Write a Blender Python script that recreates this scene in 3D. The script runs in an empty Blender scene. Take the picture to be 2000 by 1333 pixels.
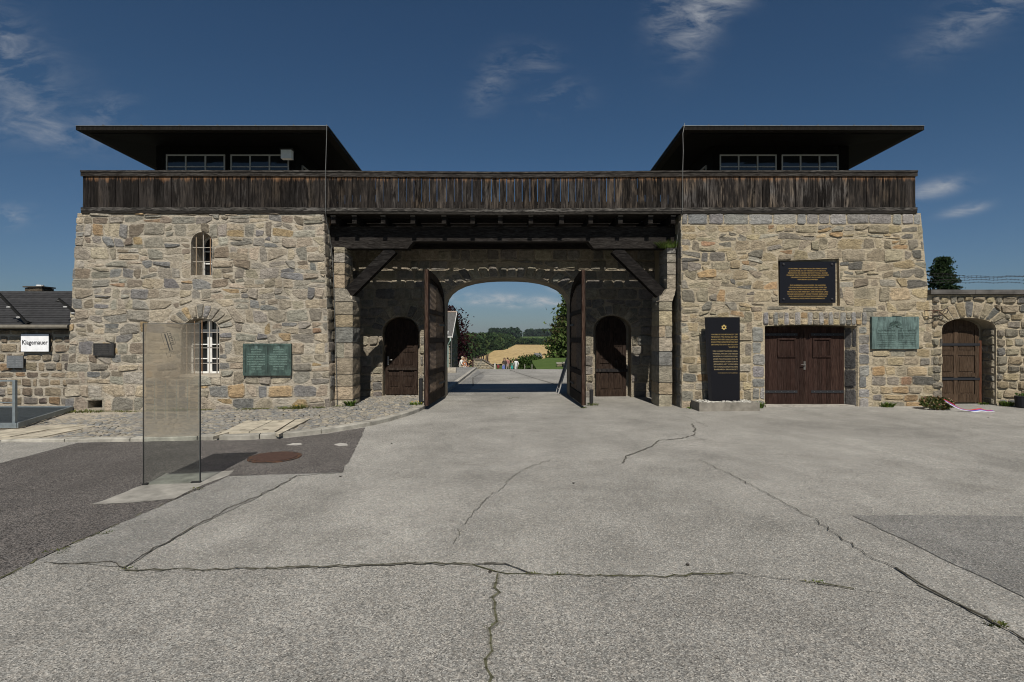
import bpy, math, random
from mathutils import Vector, Matrix, noise
random.seed(11)
RD = math.radians
sc = bpy.context.scene
COL = sc.collection
U = random.uniform

# ------------------------------------------------------------------ camera, sky, sun, exposure
cd = bpy.data.cameras.new('camera'); cam = bpy.data.objects.new('camera', cd); COL.objects.link(cam)
cam.location = (0, 0, 1.75); cam.rotation_euler = (RD(90), 0, 0)
cd.lens = 19.008; cd.sensor_width = 36; cd.shift_x = .005; cd.shift_y = -.00325
cd.clip_start = .1; cd.clip_end = 20000
sc.camera = cam
F, HX, HY, EYE = 1056., 990., 660., 1.75

SUN_EL, SUN_AZ = 48., 3.5          # degrees; azimuth to the right of straight behind the camera
SUNV = Vector((math.sin(RD(SUN_AZ))*math.cos(RD(SUN_EL)), -math.cos(RD(SUN_AZ))*math.cos(RD(SUN_EL)), math.sin(RD(SUN_EL))))
ld = bpy.data.lights.new('sun', 'SUN'); sun = bpy.data.objects.new('sun', ld); COL.objects.link(sun)
ld.energy = 5.; ld.angle = RD(.5); ld.color = (1, .94, .835)
sun.rotation_euler = SUNV.to_track_quat('Z', 'Y').to_euler(); sun.location = (4, -20, 30)

sc.view_settings.view_transform = 'Standard'; sc.view_settings.look = 'None'
sc.view_settings.exposure = 0; sc.view_settings.gamma = 1
sc.cycles.use_denoising = True; sc.cycles.sample_clamp_indirect = 3.
sc.cycles.caustics_refractive = False; sc.cycles.caustics_reflective = False; sc.cycles.filter_width = 1.05
sc.cycles.max_bounces = 6; sc.cycles.transparent_max_bounces = 12; sc.cycles.volume_bounces = 0
try: sc.cycles.denoising_input_passes = 'RGB_ALBEDO_NORMAL'
except Exception: pass

world = bpy.data.worlds.new('World'); sc.world = world; world.use_nodes = True

def nd(nt, t, ins=None, **kw):
    n = nt.nodes.new(t)
    for k, v in kw.items(): setattr(n, k, v)
    for k, v in (ins or {}).items():
        s = n.inputs[k]
        if isinstance(v, bpy.types.NodeSocket): nt.links.new(v, s)
        else: s.default_value = v
    return n
def mth(nt, op, a, b=0., c=0., clamp=False):
    n = nd(nt, 'ShaderNodeMath', {0: a, 1: b, 2: c}, operation=op); n.use_clamp = clamp
    return n.outputs[0]
def mixc(nt, fac, a, b, mode='MIX'):
    n = nd(nt, 'ShaderNodeMix', data_type='RGBA', blend_type=mode)
    for k, v in ((0, fac), (6, a), (7, b)):
        if isinstance(v, bpy.types.NodeSocket): nt.links.new(v, n.inputs[k])
        else: n.inputs[k].default_value = v
    return n.outputs[2]
def rng(nt, x, a, b, c=0., d=1.):
    n = nd(nt, 'ShaderNodeMapRange', {0: x, 1: a, 2: b, 3: c, 4: d}); n.clamp = True
    return n.outputs[0]

def sky():
    nt = world.node_tree; nt.nodes.clear()
    st = nd(nt, 'ShaderNodeTexSky', sky_type='NISHITA')
    st.sun_disc = False; st.sun_elevation = RD(SUN_EL); st.sun_rotation = RD(180-SUN_AZ)
    st.altitude = 300; st.air_density = 1.0; st.dust_density = 1.0; st.ozone_density = 4.
    tc = nd(nt, 'ShaderNodeTexCoord')
    sp = nd(nt, 'ShaderNodeSeparateXYZ', {0: tc.outputs['Generated']})
    dx, dy, dz = sp.outputs
    ys = mth(nt, 'MAXIMUM', dy, .05)
    u = mth(nt, 'DIVIDE', dx, ys); v = mth(nt, 'DIVIDE', dz, ys)     # tangent plane of the northern sky
    cv = nd(nt, 'ShaderNodeCombineXYZ', {0: u, 1: v}).outputs[0]
    def streak(ang, sx, sy, det=8., dist=1.2, off=0.):
        m = nd(nt, 'ShaderNodeMapping', {0: cv, 1: (off, off*.7, 0), 2: (0, 0, RD(ang)), 3: (sx, sy, 1)})
        return nd(nt, 'ShaderNodeTexNoise', {'Vector': m.outputs[0], 'Scale': 1., 'Detail': det, 'Roughness': .62, 'Distortion': dist}).outputs[0]
    wA = streak(-38, 9, 26, dist=.5); wB = streak(62, 12, 30, dist=.35, off=3.1); wC = streak(0, 26, 60, dist=.4, off=7.); wD = streak(-24, 12, 34, dist=.4, off=5.)
    # (azimuth tan, elevation tan, half sizes, tilt, strength, texture)
    cl = [(-.93, .49, .13, .075, -32, .45, wA, .40), (-.95, .56, .06, .05, -40, .38, wA, .44), (-.86, .385, .12, .03, -12, .35, wA, .40),
          (-.745, .415, .05, .03, 20, .35, wB, .42), (-.93, .225, .05, .02, 0, .4, wC, .42),
          (.355, .60, .085, .04, 68, .7, wB, .36), (.45, .66, .085, .03, 35, .7, wB, .40), (.29, .60, .05, .03, 70, .45, wB, .42),
          (-.027, .475, .055, .03, 62, .4, wB, .42), (.10, .445, .05, .03, 10, .28, wB, .46), (.06, .51, .03, .04, 70, .3, wB, .44),
          (.88, .60, .13, .038, 28, .42, wD, .40), (.79, .275, .055, .014, 14, .8, wD, .34), (.85, .237, .04, .009, 12, .7, wD, .34),
          (-.045, .067, .03, .007, 3, .8, wC, .36), (-.08, .075, .045, .012, 6, .45, wC, .40), (0, .07, .03, .011, -4, 1., wC, .38), (.012, .058, .02, .004, 0, .6, wC, .36),
          (.062, .067, .026, .009, 0, 1.2, wC, .36), (.095, .065, .02, .007, 0, .6, wC, .36), (.09, .09, .022, .007, -14, .75, wC, .38)]
    tot = None
    for (cx, cy, a, b, t, k, w, th) in cl:
        ct, s_ = math.cos(RD(t)), math.sin(RD(t))
        du = mth(nt, 'SUBTRACT', u, cx); dv = mth(nt, 'SUBTRACT', v, cy)
        p = mth(nt, 'ADD', mth(nt, 'MULTIPLY', du, ct/a), mth(nt, 'MULTIPLY', dv, s_/a))
        q = mth(nt, 'ADD', mth(nt, 'MULTIPLY', du, -s_/b), mth(nt, 'MULTIPLY', dv, ct/b))
        r2 = mth(nt, 'ADD', mth(nt, 'MULTIPLY', p, p), mth(nt, 'MULTIPLY', q, q))
        g = mth(nt, 'POWER', 2.718, mth(nt, 'MULTIPLY', r2, -1.1))
        m = rng(nt, w, th, th+.3)
        e = mth(nt, 'MULTIPLY', mth(nt, 'MULTIPLY', g, m), k)
        tot = e if tot is None else mth(nt, 'ADD', tot, e)
    tot = mth(nt, 'MULTIPLY', tot, mth(nt, 'GREATER_THAN', dy, .06))
    # the same thin wisps go on over the rest of the sky
    rest = nd(nt, 'ShaderNodeTexNoise', {'Vector': tc.outputs['Generated'], 'Scale': 3., 'Detail': 7., 'Roughness': .6, 'Distortion': 1.}).outputs[0]
    rest = mth(nt, 'MULTIPLY', rng(nt, rest, .6, .85), mth(nt, 'LESS_THAN', dy, .06))
    tot = mth(nt, 'ADD', tot, mth(nt, 'MULTIPLY', rest, .5))
    tot = mth(nt, 'MINIMUM', tot, .9)
    tint = mixc(nt, rng(nt, dz, 0., .32), (.70, .80, .93, 1), (.53, .72, .815, 1))      # drier, deeper blue overhead, paler towards the horizon all round
    skc = mixc(nt, 1., st.outputs[0], tint, 'MULTIPLY')
    c = mixc(nt, tot, skc, (7.6, 7.9, 8.3, 1))
    bg = nd(nt, 'ShaderNodeBackground', {0: c, 1: .055})
    nt.links.new(bg.outputs[0], nd(nt, 'ShaderNodeOutputWorld').inputs[0])
sky()

# ------------------------------------------------------------------ helpers
def P(px, py, Y): return Vector(((px-HX)/F*Y, Y, EYE-(py-HY)/F*Y))
TILT = .008
def gz(x, y=0):
    f = 1. if y < 17 else max(0., 1-(y-17)/12)
    z = TILT*max(-14., min(14., x))*f
    if y > 17: z -= terr(y)
    return z
TK = [(17, 0), (35, .27), (60, 2.6), (150, 9.2), (230, 11.2), (300, 11.2), (450, 10.2), (700, 8.2), (1000, 5), (1500, -4), (2600, -6), (9000, -6)]
def terr(y):
    for (a, za), (b, zb) in zip(TK, TK[1:]):
        if y <= b:
            t = (y-a)/(b-a)
            return za+(zb-za)*t
    return -6
def G(px, py):
    Y = EYE/((py-HY)/F+TILT*(px-HX)/F)
    return ((px-HX)/F*Y, Y)

class MB:
    def __init__(s): s.v = []; s.f = []; s.c = []; s.m = []
    def add(s, vs, fs, col=None):
        o = len(s.v); s.v += [tuple(p) for p in vs]; s.f += [tuple(i+o for i in f) for f in fs]
        s.c += [col or (1, 1, 1, 1)]*len(vs)
        return s
    def obox(s, c, ex, ey, ez, col=None):
        c, ex, ey, ez = Vector(c), Vector(ex), Vector(ey), Vector(ez)
        vs = [c+ex*a+ey*b+ez*d for d in (-1, 1) for a, b in ((-1, -1), (1, -1), (1, 1), (-1, 1))]
        return s.add(vs, [(3, 2, 1, 0), (4, 5, 6, 7), (0, 1, 5, 4), (1, 2, 6, 5), (2, 3, 7, 6), (3, 0, 4, 7)], col)
    def box(s, x0, x1, y0, y1, z0, z1, col=None):
        return s.obox(((x0+x1)/2, (y0+y1)/2, (z0+z1)/2), ((x1-x0)/2, 0, 0), (0, (y1-y0)/2, 0), (0, 0, (z1-z0)/2), col)
    def bar(s, a, b, w, h, up=(0, 0, 1), col=None):
        a, b = Vector(a), Vector(b); d = b-a; e = d.normalized()
        x = e.cross(Vector(up)).normalized(); z = x.cross(e)
        return s.obox((a+b)/2, d/2, x*w/2, z*h/2, col)
    def prism(s, poly, ext, col=None):
        n = len(poly); ext = Vector(ext); vs = [Vector(p) for p in poly]; vs += [p+ext for p in vs]
        return s.add(vs, [tuple(range(n)), tuple(range(2*n-1, n-1, -1))]+[((i+1) % n, i, i+n, (i+1) % n+n) for i in range(n)], col)
    def tube(s, pts, r, n=6, col=None, caps=True):
        pts = [Vector(p) for p in pts]; vs = []; fs = []
        rr = r if isinstance(r, (list, tuple)) else [r]*len(pts)
        px = None
        for i, p in enumerate(pts):
            d = (pts[min(i+1, len(pts)-1)]-pts[max(i-1, 0)]).normalized()
            a = d.cross(Vector((0, 0, 1)) if abs(d.z) < .9 else Vector((1, 0, 0))).normalized()
            if px is not None and a.dot(px) < 0: a = -a
            px = a; b = d.cross(a)
            for k in range(n):
                t = 2*math.pi*k/n; vs.append(p+(a*math.cos(t)+b*math.sin(t))*rr[i])
        for i in range(len(pts)-1):
            for k in range(n):
                fs.append((i*n+k, i*n+(k+1) % n, (i+1)*n+(k+1) % n, (i+1)*n+k))
        if caps: fs += [tuple(range(n-1, -1, -1)), tuple(range((len(pts)-1)*n, len(pts)*n))]
        return s.add(vs, fs, col)
    def disc(s, c, r, h, n=24, col=None, tilt=None):
        c = Vector(c); top = [c+Vector((r*math.cos(2*math.pi*k/n), r*math.sin(2*math.pi*k/n), h)) for k in range(n)]
        bot = [p-Vector((0, 0, h)) for p in top]
        return s.add(bot+top, [tuple(range(n, 2*n))]+[(k, (k+1) % n, n+(k+1) % n, n+k) for k in range(n)], col)
    def mesh(s, name, off=None):
        me = bpy.data.meshes.new(name)
        vs = s.v if off is None else [(p[0]-off[0], p[1]-off[1], p[2]-off[2]) for p in s.v]
        me.from_pydata(vs, [], s.f)
        at = me.color_attributes.new('Col', 'FLOAT_COLOR', 'POINT')
        at.data.foreach_set('color', [x for c in s.c for x in c])
        return me
    def build(s, name, mat, parent=None, smooth=False, local=False):
        off = None
        if parent is not None and not local: off = wloc(parent)
        me = s.mesh(name, off); me.materials.append(M[mat])
        if smooth: me.polygons.foreach_set('use_smooth', [True]*len(me.polygons))
        o = bpy.data.objects.new(name, me); COL.objects.link(o)
        if parent is not None: o.parent = parent
        return o
def wloc(o):
    l = Vector(o.location); p = o.parent
    while p: l += p.location; p = p.parent
    return l
def tag(o, label=None, cat=None, group=None, kind=None):
    for k, v in (('label', label), ('category', cat), ('group', group), ('kind', kind)):
        if v: o[k] = v
    return o
def thing(name, loc, label, cat, group=None):
    o = bpy.data.objects.new(name, None); COL.objects.link(o); o.location = loc; o.empty_display_size = .2
    return tag(o, label, cat, group)
def copy_tree(o, parent=None):
    c = o.copy(); COL.objects.link(c)
    if parent: c.parent = parent
    for ch in o.children: copy_tree(ch, c)
    return c

# ------------------------------------------------------------------ materials
M = {}
def newmat(name):
    m = bpy.data.materials.new(name); m.use_nodes = True; nt = m.node_tree; nt.nodes.clear()
    M[name] = m
    return m, nt
def fin(nt, col, rough=.8, bump=None, bdist=.01, bstr=1., spec=.3, metal=0., extra=None):
    b = nd(nt, 'ShaderNodeBsdfPrincipled')
    for k, v in (('Base Color', col), ('Roughness', rough), ('Specular IOR Level', spec), ('Metallic', metal)):
        if isinstance(v, bpy.types.NodeSocket): nt.links.new(v, b.inputs[k])
        else: b.inputs[k].default_value = v
    if bump is not None:
        bn = nd(nt, 'ShaderNodeBump', {'Height': bump, 'Distance': bdist, 'Strength': bstr})
        nt.links.new(bn.outputs[0], b.inputs['Normal'])
    out = nd(nt, 'ShaderNodeOutputMaterial'); nt.links.new(b.outputs[0], out.inputs[0])
    return b
def pos(nt, scale=(1, 1, 1)):
    g = nd(nt, 'ShaderNodeNewGeometry')
    return nd(nt, 'ShaderNodeMapping', {0: g.outputs['Position'], 3: scale}).outputs[0]
def nz(nt, vec, s, d=4., r=.55, dist=0.):
    return nd(nt, 'ShaderNodeTexNoise', {'Vector': vec, 'Scale': s, 'Detail': d, 'Roughness': r, 'Distortion': dist}).outputs[0]
def attr(nt):
    return nd(nt, 'ShaderNodeVertexColor', layer_name='Col')
def grey(nt, v): return nd(nt, 'ShaderNodeCombineColor', {0: v, 1: v, 2: v}).outputs[0]

def m_stone():
    m, nt = newmat('stone'); p = pos(nt); a = attr(nt)
    sp = rng(nt, nz(nt, p, 90, 3, .7), .3, .7, .62, 1.34)
    md = rng(nt, nz(nt, p, 9, 5, .62), .28, .72, .66, 1.3)
    c = mixc(nt, 1., a.outputs[0], grey(nt, mth(nt, 'MULTIPLY', sp, md)), 'MULTIPLY')
    ed = mth(nt, 'ADD', a.outputs[1], mth(nt, 'MULTIPLY', mth(nt, 'SUBTRACT', nz(nt, p, 8, 6, .68, .6), .44), 3.9))
    c = mixc(nt, rng(nt, ed, -.05, .65, .75, 0.), c, mixc(nt, 1., (.41, .365, .295, 1), grey(nt, sp), 'MULTIPLY'))       # mortar smeared over the edges
    c = mixc(nt, rng(nt, nz(nt, p, 14, 4, .7), .6, .74, 0, .6), c, (.075, .07, .065, 1))           # dark weathering
    c = mixc(nt, rng(nt, nz(nt, pos(nt, (2.4, 2.4, .3)), 1., 6, .65, .4), .54, .72, 0, .4), c, (.12, .108, .09, 1))   # rain runs
    ps = pos(nt, (1, 1, 1.25))
    b = mth(nt, 'ADD', mth(nt, 'MULTIPLY', nz(nt, ps, 11, 9, .68, .3), .7), mth(nt, 'MULTIPLY', nz(nt, ps, 40, 5, .7), .22))
    fin(nt, c, .9, b, .1, 1., .15)
def m_mortar(name, c1, c2):
    m, nt = newmat(name); p = pos(nt)
    c = mixc(nt, rng(nt, nz(nt, p, 2.2, 5, .6), .3, .7), c1+(1,), c2+(1,))
    c = mixc(nt, 1., c, grey(nt, rng(nt, nz(nt, p, 70, 3, .7), .3, .7, .75, 1.2)), 'MULTIPLY')
    c = mixc(nt, rng(nt, nz(nt, p, 1.1, 4, .6), .58, .75, 0, .5), c, (.15, .135, .11, 1))
    c = mixc(nt, rng(nt, nz(nt, pos(nt, (2.4, 2.4, .3)), 1., 6, .65, .4), .54, .72, 0, .4), c, (.12, .108, .09, 1))
    ps = pos(nt, (1, 1, 1.6))
    b = mth(nt, 'ADD', mth(nt, 'MULTIPLY', nz(nt, ps, 9, 9, .66, .5), .7), mth(nt, 'MULTIPLY', nz(nt, ps, 40, 5, .7), .2))
    fin(nt, c, .95, b, .08, 1., .1)
def m_wood(name, streak=(24, 24, 1.2), wearc=(.30, .21, .135), grain=1.):
    m, nt = newmat(name); a = attr(nt)
    p = pos(nt, streak)
    s1 = nz(nt, p, 3, 6, .65, .4); s2 = nz(nt, p, 1., 4, .6, 1.)
    c = mixc(nt, 1., a.outputs[0], grey(nt, rng(nt, s1, .3, .72, .45, 1.7)), 'MULTIPLY')
    gre = mixc(nt, rng(nt, nz(nt, pos(nt), .7, 2), .35, .65), (.16, .15, .14, 1), wearc+(1,))
    w = mth(nt, 'MULTIPLY', rng(nt, mth(nt, 'ADD', mth(nt, 'MULTIPLY', s1, .6), mth(nt, 'MULTIPLY', s2, .4)), .46, .62), a.outputs[1], clamp=True)
    c = mixc(nt, w, c, gre)
    fin(nt, c, .8, mth(nt, 'ADD', s1, mth(nt, 'MULTIPLY', nz(nt, p, 9, 3), .4)), .012*grain, .8, .06)
def m_plank():   # parapet boards: worn bright just under the top rail
    m, nt = newmat('plank_wood'); a = attr(nt)
    p = pos(nt, (8, 8, .75))
    s1 = nz(nt, p, 3, 8, .72, .5); s2 = nz(nt, p, 1.4, 4, .6, 1.2)
    c = mixc(nt, 1., a.outputs[0], grey(nt, rng(nt, s1, .3, .7, .3, 2.2)), 'MULTIPLY')
    mixn = mth(nt, 'ADD', mth(nt, 'MULTIPLY', s1, .5), mth(nt, 'MULTIPLY', s2, .5))
    w = mth(nt, 'MULTIPLY', rng(nt, mixn, .48, .60), a.outputs[1], clamp=True)
    c = mixc(nt, w, c, mixc(nt, rng(nt, nz(nt, pos(nt), 1.2, 2), .4, .6), (.15, .14, .132, 1), (.21, .16, .115, 1)))
    z = nd(nt, 'ShaderNodeSeparateXYZ', {0: nd(nt, 'ShaderNodeNewGeometry').outputs['Position']}).outputs[2]
    top = rng(nt, mth(nt, 'ADD', z, mth(nt, 'MULTIPLY', mth(nt, 'SUBTRACT', s2, .5), .5)), 5.60, 5.76)
    c = mixc(nt, mth(nt, 'MULTIPLY', top, .6), c, (.36, .19, .095, 1))
    kn = nd(nt, 'ShaderNodeTexVoronoi', {'Vector': pos(nt, (6, 1, 4)), 'Scale': 1.}).outputs[0]
    c = mixc(nt, rng(nt, kn, .05, .13, .8, 0.), c, (.012, .01, .009, 1))
    fin(nt, c, .82, mth(nt, 'ADD', s1, mth(nt, 'MULTIPLY', nz(nt, p, 9, 3), .4)), .012, .8, .06)
def m_asphalt(name, base, lo, hi, sc1=135., var=.34, tint=(1, 1, 1)):
    m, nt = newmat(name); p = pos(nt)
    vo = nd(nt, 'ShaderNodeTexVoronoi', {'Vector': p, 'Scale': sc1})
    r = nd(nt, 'ShaderNodeSeparateColor', {0: vo.outputs['Color']}).outputs[0]
    vo2 = nd(nt, 'ShaderNodeTexVoronoi', {'Vector': p, 'Scale': sc1*.42})
    r2 = nd(nt, 'ShaderNodeSeparateColor', {0: vo2.outputs['Color']}).outputs[1]
    k = mth(nt, 'ADD', mth(nt, 'MULTIPLY', mth(nt, 'POWER', r, 1.6), .8), mth(nt, 'MULTIPLY', mth(nt, 'POWER', r2, 4.), .2))
    s = rng(nt, k, 0, .85, lo, hi)
    big = rng(nt, mth(nt, 'ADD', mth(nt, 'MULTIPLY', nz(nt, p, .35, 4, .6, .6), .6), mth(nt, 'MULTIPLY', nz(nt, p, 1.7, 5, .65), .4)), .32, .68, 1-var, 1+var)
    lane = rng(nt, nz(nt, pos(nt, (.55, .07, 1)), 1., 4, .6, .3), .32, .68, .88, 1.12)
    s = mth(nt, 'MULTIPLY', s, mth(nt, 'MULTIPLY', big, lane))
    c = mixc(nt, 1., base+(1,), grey(nt, s), 'MULTIPLY')
    c = mixc(nt, rng(nt, r2, .3, .9, 0, .22), c, mixc(nt, 1., c, (1.18, 1.0, .84, 1), 'MULTIPLY'))
    c = mixc(nt, rng(nt, r, .955, .97, 0, .75), c, mixc(nt, 1., base+(1,), (2.1, 2.05, 2.0, 1), 'MULTIPLY'))
    c = mixc(nt, rng(nt, r, .03, .05, .6, 0.), c, (.03, .028, .026, 1))
    c = mixc(nt, rng(nt, nz(nt, p, .9, 6, .7, .8), .56, .72, 0, .3), c, mixc(nt, 1., c, (.68, .66, .64, 1), 'MULTIPLY'))
    bh = mth(nt, 'ADD', vo.outputs['Distance'], mth(nt, 'MULTIPLY', nz(nt, p, 30, 4), .6))
    fin(nt, c, .85, bh, .004, .5, .25)
def m_col(name, rough=.7, ns=8., var=.25, bscale=40., bdist=.004, bstr=.6, spec=.3, metal=0., stretch=(1, 1, 1)):
    m, nt = newmat(name); p = pos(nt, stretch); a = attr(nt)
    c = mixc(nt, 1., a.outputs[0], grey(nt, rng(nt, nz(nt, p, ns, 5, .62), .3, .7, 1-var, 1+var)), 'MULTIPLY')
    fin(nt, c, rough, nz(nt, p, bscale, 5, .65), bdist, bstr, spec, metal)
def m_leaf(name, trans=.35):
    m, nt = newmat(name); a = attr(nt)
    c = mixc(nt, 1., a.outputs[0], grey(nt, rng(nt, nz(nt, pos(nt), 3., 3), .3, .7, .75, 1.25)), 'MULTIPLY')
    d = nd(nt, 'ShaderNodeBsdfDiffuse', {0: c}); t = nd(nt, 'ShaderNodeBsdfTranslucent', {0: c})
    mx = nd(nt, 'ShaderNodeMixShader', {0: trans, 1: d.outputs[0], 2: t.outputs[0]})
    nt.links.new(mx.outputs[0], nd(nt, 'ShaderNodeOutputMaterial').inputs[0])
def m_bronze(name, base, dark, light):
    m, nt = newmat(name); p = pos(nt); ps = pos(nt, (9, 9, 1.3))
    s = nz(nt, ps, 2.2, 5, .65, .6)
    c = mixc(nt, rng(nt, s, .38, .62), dark+(1,), base+(1,))
    c = mixc(nt, rng(nt, nz(nt, p, 6, 5, .65), .5, .72, 0, .8), c, light+(1,))
    c = mixc(nt, rng(nt, nz(nt, ps, 5, 4, .7), .6, .74, 0, .7), c, (.012, .02, .02, 1))
    fin(nt, c, .6, nz(nt, p, 40, 4), .003, .5, .3)
def m_glass():
    # clear grey float glass
    m, nt = newmat('clear_glass')
    tr = nd(nt, 'ShaderNodeBsdfTransparent', {0: (.88, .90, .885, 1)}); gl = nd(nt, 'ShaderNodeBsdfGlossy', {0: (.9, .9, .9, 1), 1: .02})
    mx = nd(nt, 'ShaderNodeMixShader', {0: .05, 1: tr.outputs[0], 2: gl.outputs[0]})
    nt.links.new(mx.outputs[0], nd(nt, 'ShaderNodeOutputMaterial').inputs[0])
    # satin printed film on the upper part: blurs what is behind it
    m, nt = newmat('satin_glass')
    rf = nd(nt, 'ShaderNodeBsdfRefraction', {0: (.94, .92, .87, 1), 1: .6, 2: 1.05})
    tr = nd(nt, 'ShaderNodeBsdfTransparent', {0: (.92, .90, .865, 1)})
    df = nd(nt, 'ShaderNodeBsdfDiffuse', {0: (.30, .29, .27, 1)})
    m1 = nd(nt, 'ShaderNodeMixShader', {0: .62, 1: rf.outputs[0], 2: tr.outputs[0]})
    m2 = nd(nt, 'ShaderNodeMixShader', {0: .10, 1: m1.outputs[0], 2: df.outputs[0]})
    nt.links.new(m2.outputs[0], nd(nt, 'ShaderNodeOutputMaterial').inputs[0])
    m, nt = newmat('window_glass')
    fin(nt, (.012, .014, .016, 1), .06, None, spec=.6)
def m_rust():
    m, nt = newmat('rusty_iron'); p = pos(nt)
    c = mixc(nt, rng(nt, nz(nt, p, 14, 5, .7), .4, .62), (.028, .027, .027, 1), (.13, .06, .03, 1))
    fin(nt, c, .75, nz(nt, p, 60, 3), .002, .5, .4, .2)
def m_field(name, c1, c2, s=.02, stretch=(1, 1, 1), rough=.95):
    m, nt = newmat(name); p = pos(nt, stretch)
    c = mixc(nt, rng(nt, nz(nt, p, s, 6, .6), .3, .7), c1+(1,), c2+(1,))
    c = mixc(nt, 1., c, grey(nt, rng(nt, nz(nt, p, s*30, 4, .7), .3, .7, .75, 1.25)), 'MULTIPLY')
    fin(nt, c, rough, nz(nt, p, s*60, 3), .3, .3, .1)
def m_manhole():
    m, nt = newmat('cast_iron'); p = pos(nt)
    c = mixc(nt, rng(nt, nz(nt, p, 18, 5, .7), .35, .65), (.05, .026, .02, 1), (.09, .05, .038, 1))
    ch = nd(nt, 'ShaderNodeTexChecker', {0: nd(nt, 'ShaderNodeMapping', {0: pos(nt), 2: (0, 0, RD(30))}).outputs[0], 3: 34.}).outputs[1]
    fin(nt, c, .7, ch, .006, .7, .4, .1)

m_stone()
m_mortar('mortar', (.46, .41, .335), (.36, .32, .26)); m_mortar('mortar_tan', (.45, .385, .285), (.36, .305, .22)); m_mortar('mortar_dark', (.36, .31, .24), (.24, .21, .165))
m_wood('beam_wood', (2.2, 14, 14), (.075, .066, .058)); m_wood('timber', (20, 20, 1.4)); m_plank()
m_asphalt('asphalt_light', (.268, .262, .244), .58, 1.5); m_asphalt('asphalt_mid', (.225, .222, .21), .58, 1.5)
m_asphalt('asphalt_dark', (.063, .0585, .056), .25, 3.4, 120.); m_asphalt('asphalt_patch', (.198, .196, .188), .52, 1.6); m_asphalt('asphalt_near', (.242, .236, .22), .5, 1.65)
m_col('concrete', .9, 4, .38, 50, .006, .8); m_col('cobble', .85, 14, .25, 50, .008, .7); m_col('paint', .6, 9, .1, 60, .001, .3); m_col('metal_galv', .5, 12, .2, 60, .001, .3, .5, .4)
m_col('crack', .95, 20, .4, 80, .01, .8); m_col('granite_black', .38, 40, .12, 60, .0004, .2, .25); m_col('gold', .45, 30, .1, 60, .0004, .2, .5, .35); m_col('cloth', .85, 15, .15, 30, .004, .5)
m_col('shingle', .8, 9, .35, 60, .006, .8, .3); m_col('pebble', .85, 20, .2, 60, .004, .6); m_col('bark', .9, 6, .3, 25, .03, 1.)
m_leaf('leaf'); m_leaf('grass', .3)
m_bronze('bronze_dark', (.05, .085, .075), (.028, .042, .038), (.11, .17, .15)); m_bronze('bronze_light', (.115, .17, .16), (.05, .075, .072), (.16, .235, .22)); m_bronze('bronze_brown', (.035, .034, .034), (.02, .02, .021), (.055, .053, .05))
m_glass(); m_rust(); m_manhole()
m_field('terrain', (.06, .09, .028), (.09, .115, .04), .03); m_field('wheat', (.37, .27, .13), (.45, .335, .17), .012, (1, .25, 1)); m_field('lawn', (.06, .10, .025), (.085, .125, .036), 1.2); m_field('far_hill', (.05, .075, .06), (.07, .09, .07), .004)

# ------------------------------------------------------------------ ground
def axis(lims):
    out = []
    for a, b, n in lims: out += [a+(b-a)*i/n for i in range(n)]
    return out+[lims[-1][1]]
def sheet(name, xs, ys, zf, mat, kind='structure', parent=None):
    mb = MB(); nx = len(xs)
    mb.add([(x, y, zf(x, y)) for y in ys for x in xs], [(j*nx+i, j*nx+i+1, (j+1)*nx+i+1, (j+1)*nx+i) for j in range(len(ys)-1) for i in range(nx-1)])
    o = mb.build(name, mat, parent)
    if kind: tag(o, kind=kind)
    return o
def tz(x, y):
    z = gz(x, y)
    near = y < 36 and abs(x) < 34
    und = 0 if y < 80 else min(1, (y-80)/300)*(1.6*noise.noise((x*.006, y*.006, 3.)))*3
    return z-(.12 if near else .02)+und
sheet('ground', axis([(-7000, -600, 8), (-600, -60, 14), (-60, 60, 40), (60, 600, 14), (600, 7000, 8)]),
      axis([(-400, -30, 6), (-30, 16, 12), (16, 40, 16), (40, 160, 24), (160, 900, 30), (900, 9000, 16)]), tz, 'terrain')
sheet('pavement', axis([(-33, -14, 4), (-14, 14, 14), (14, 33, 4)]), axis([(-29, 17, 12), (17, 35.5, 12)]), lambda x, y: gz(x, y), 'asphalt_light')
def patch(name, pts, mat, dz, col=None, world=False, parent=None):
    w = [p if world else G(*p) for p in pts]
    mb = MB(); mb.add([(x, y, gz(x, y)+dz) for x, y in w], [tuple(range(len(w)))], col)
    o = mb.build(name, mat, parent); tag(o, kind='structure')
    return o
def ragged(pts, amp, step=.25, closed=True):
    """world polygon with slightly uneven edges"""
    out = []; n = len(pts)
    for i in range(n if closed else n-1):
        a, b = Vector(pts[i]), Vector(pts[(i+1) % n]); L = (b-a).length; k = max(1, int(L/step)); nn = Vector((-(b-a).y, (b-a).x)).normalized()
        for j in range(k):
            t = j/k; q = a+(b-a)*t+(nn*U(-amp, amp) if j else Vector((0, 0)))
            out.append((q.x, q.y))
    if not closed: out.append(tuple(pts[-1]))
    return out
g = lambda L: [G(*p) for p in L]
patch('worn_pavement', ragged(g([(-900, 1102), (95, 1101), (245, 1113), (520, 1113), (930, 1105), (1035, 1123), (1280, 1128), (1430, 1123), (1680, 1153), (1850, 1176), (2000, 1252), (2900, 1700), (2900, 5000), (-900, 5000)]), .008), 'asphalt_near', .004, world=True)
patch('asphalt_strip', ragged(g([(446, 931), (668, 924), (582, 930), (500, 975), (370, 1035), (245, 1109), (90, 1099), (0, 1131), (100, 1084)]), .016, .12), 'asphalt_mid', .006, world=True)
patch('dark_asphalt', ragged(g([(0, 906), (152, 866), (400, 861.5), (480, 861), (560, 857), (640, 848), (713, 836), (690, 886), (668, 924), (446, 931), (342, 977), (95, 1084), (0, 1134), (-300, 1290), (-600, 1290), (-600, 1060)]), .018, .12), 'asphalt_dark', .008, world=True)
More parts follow.
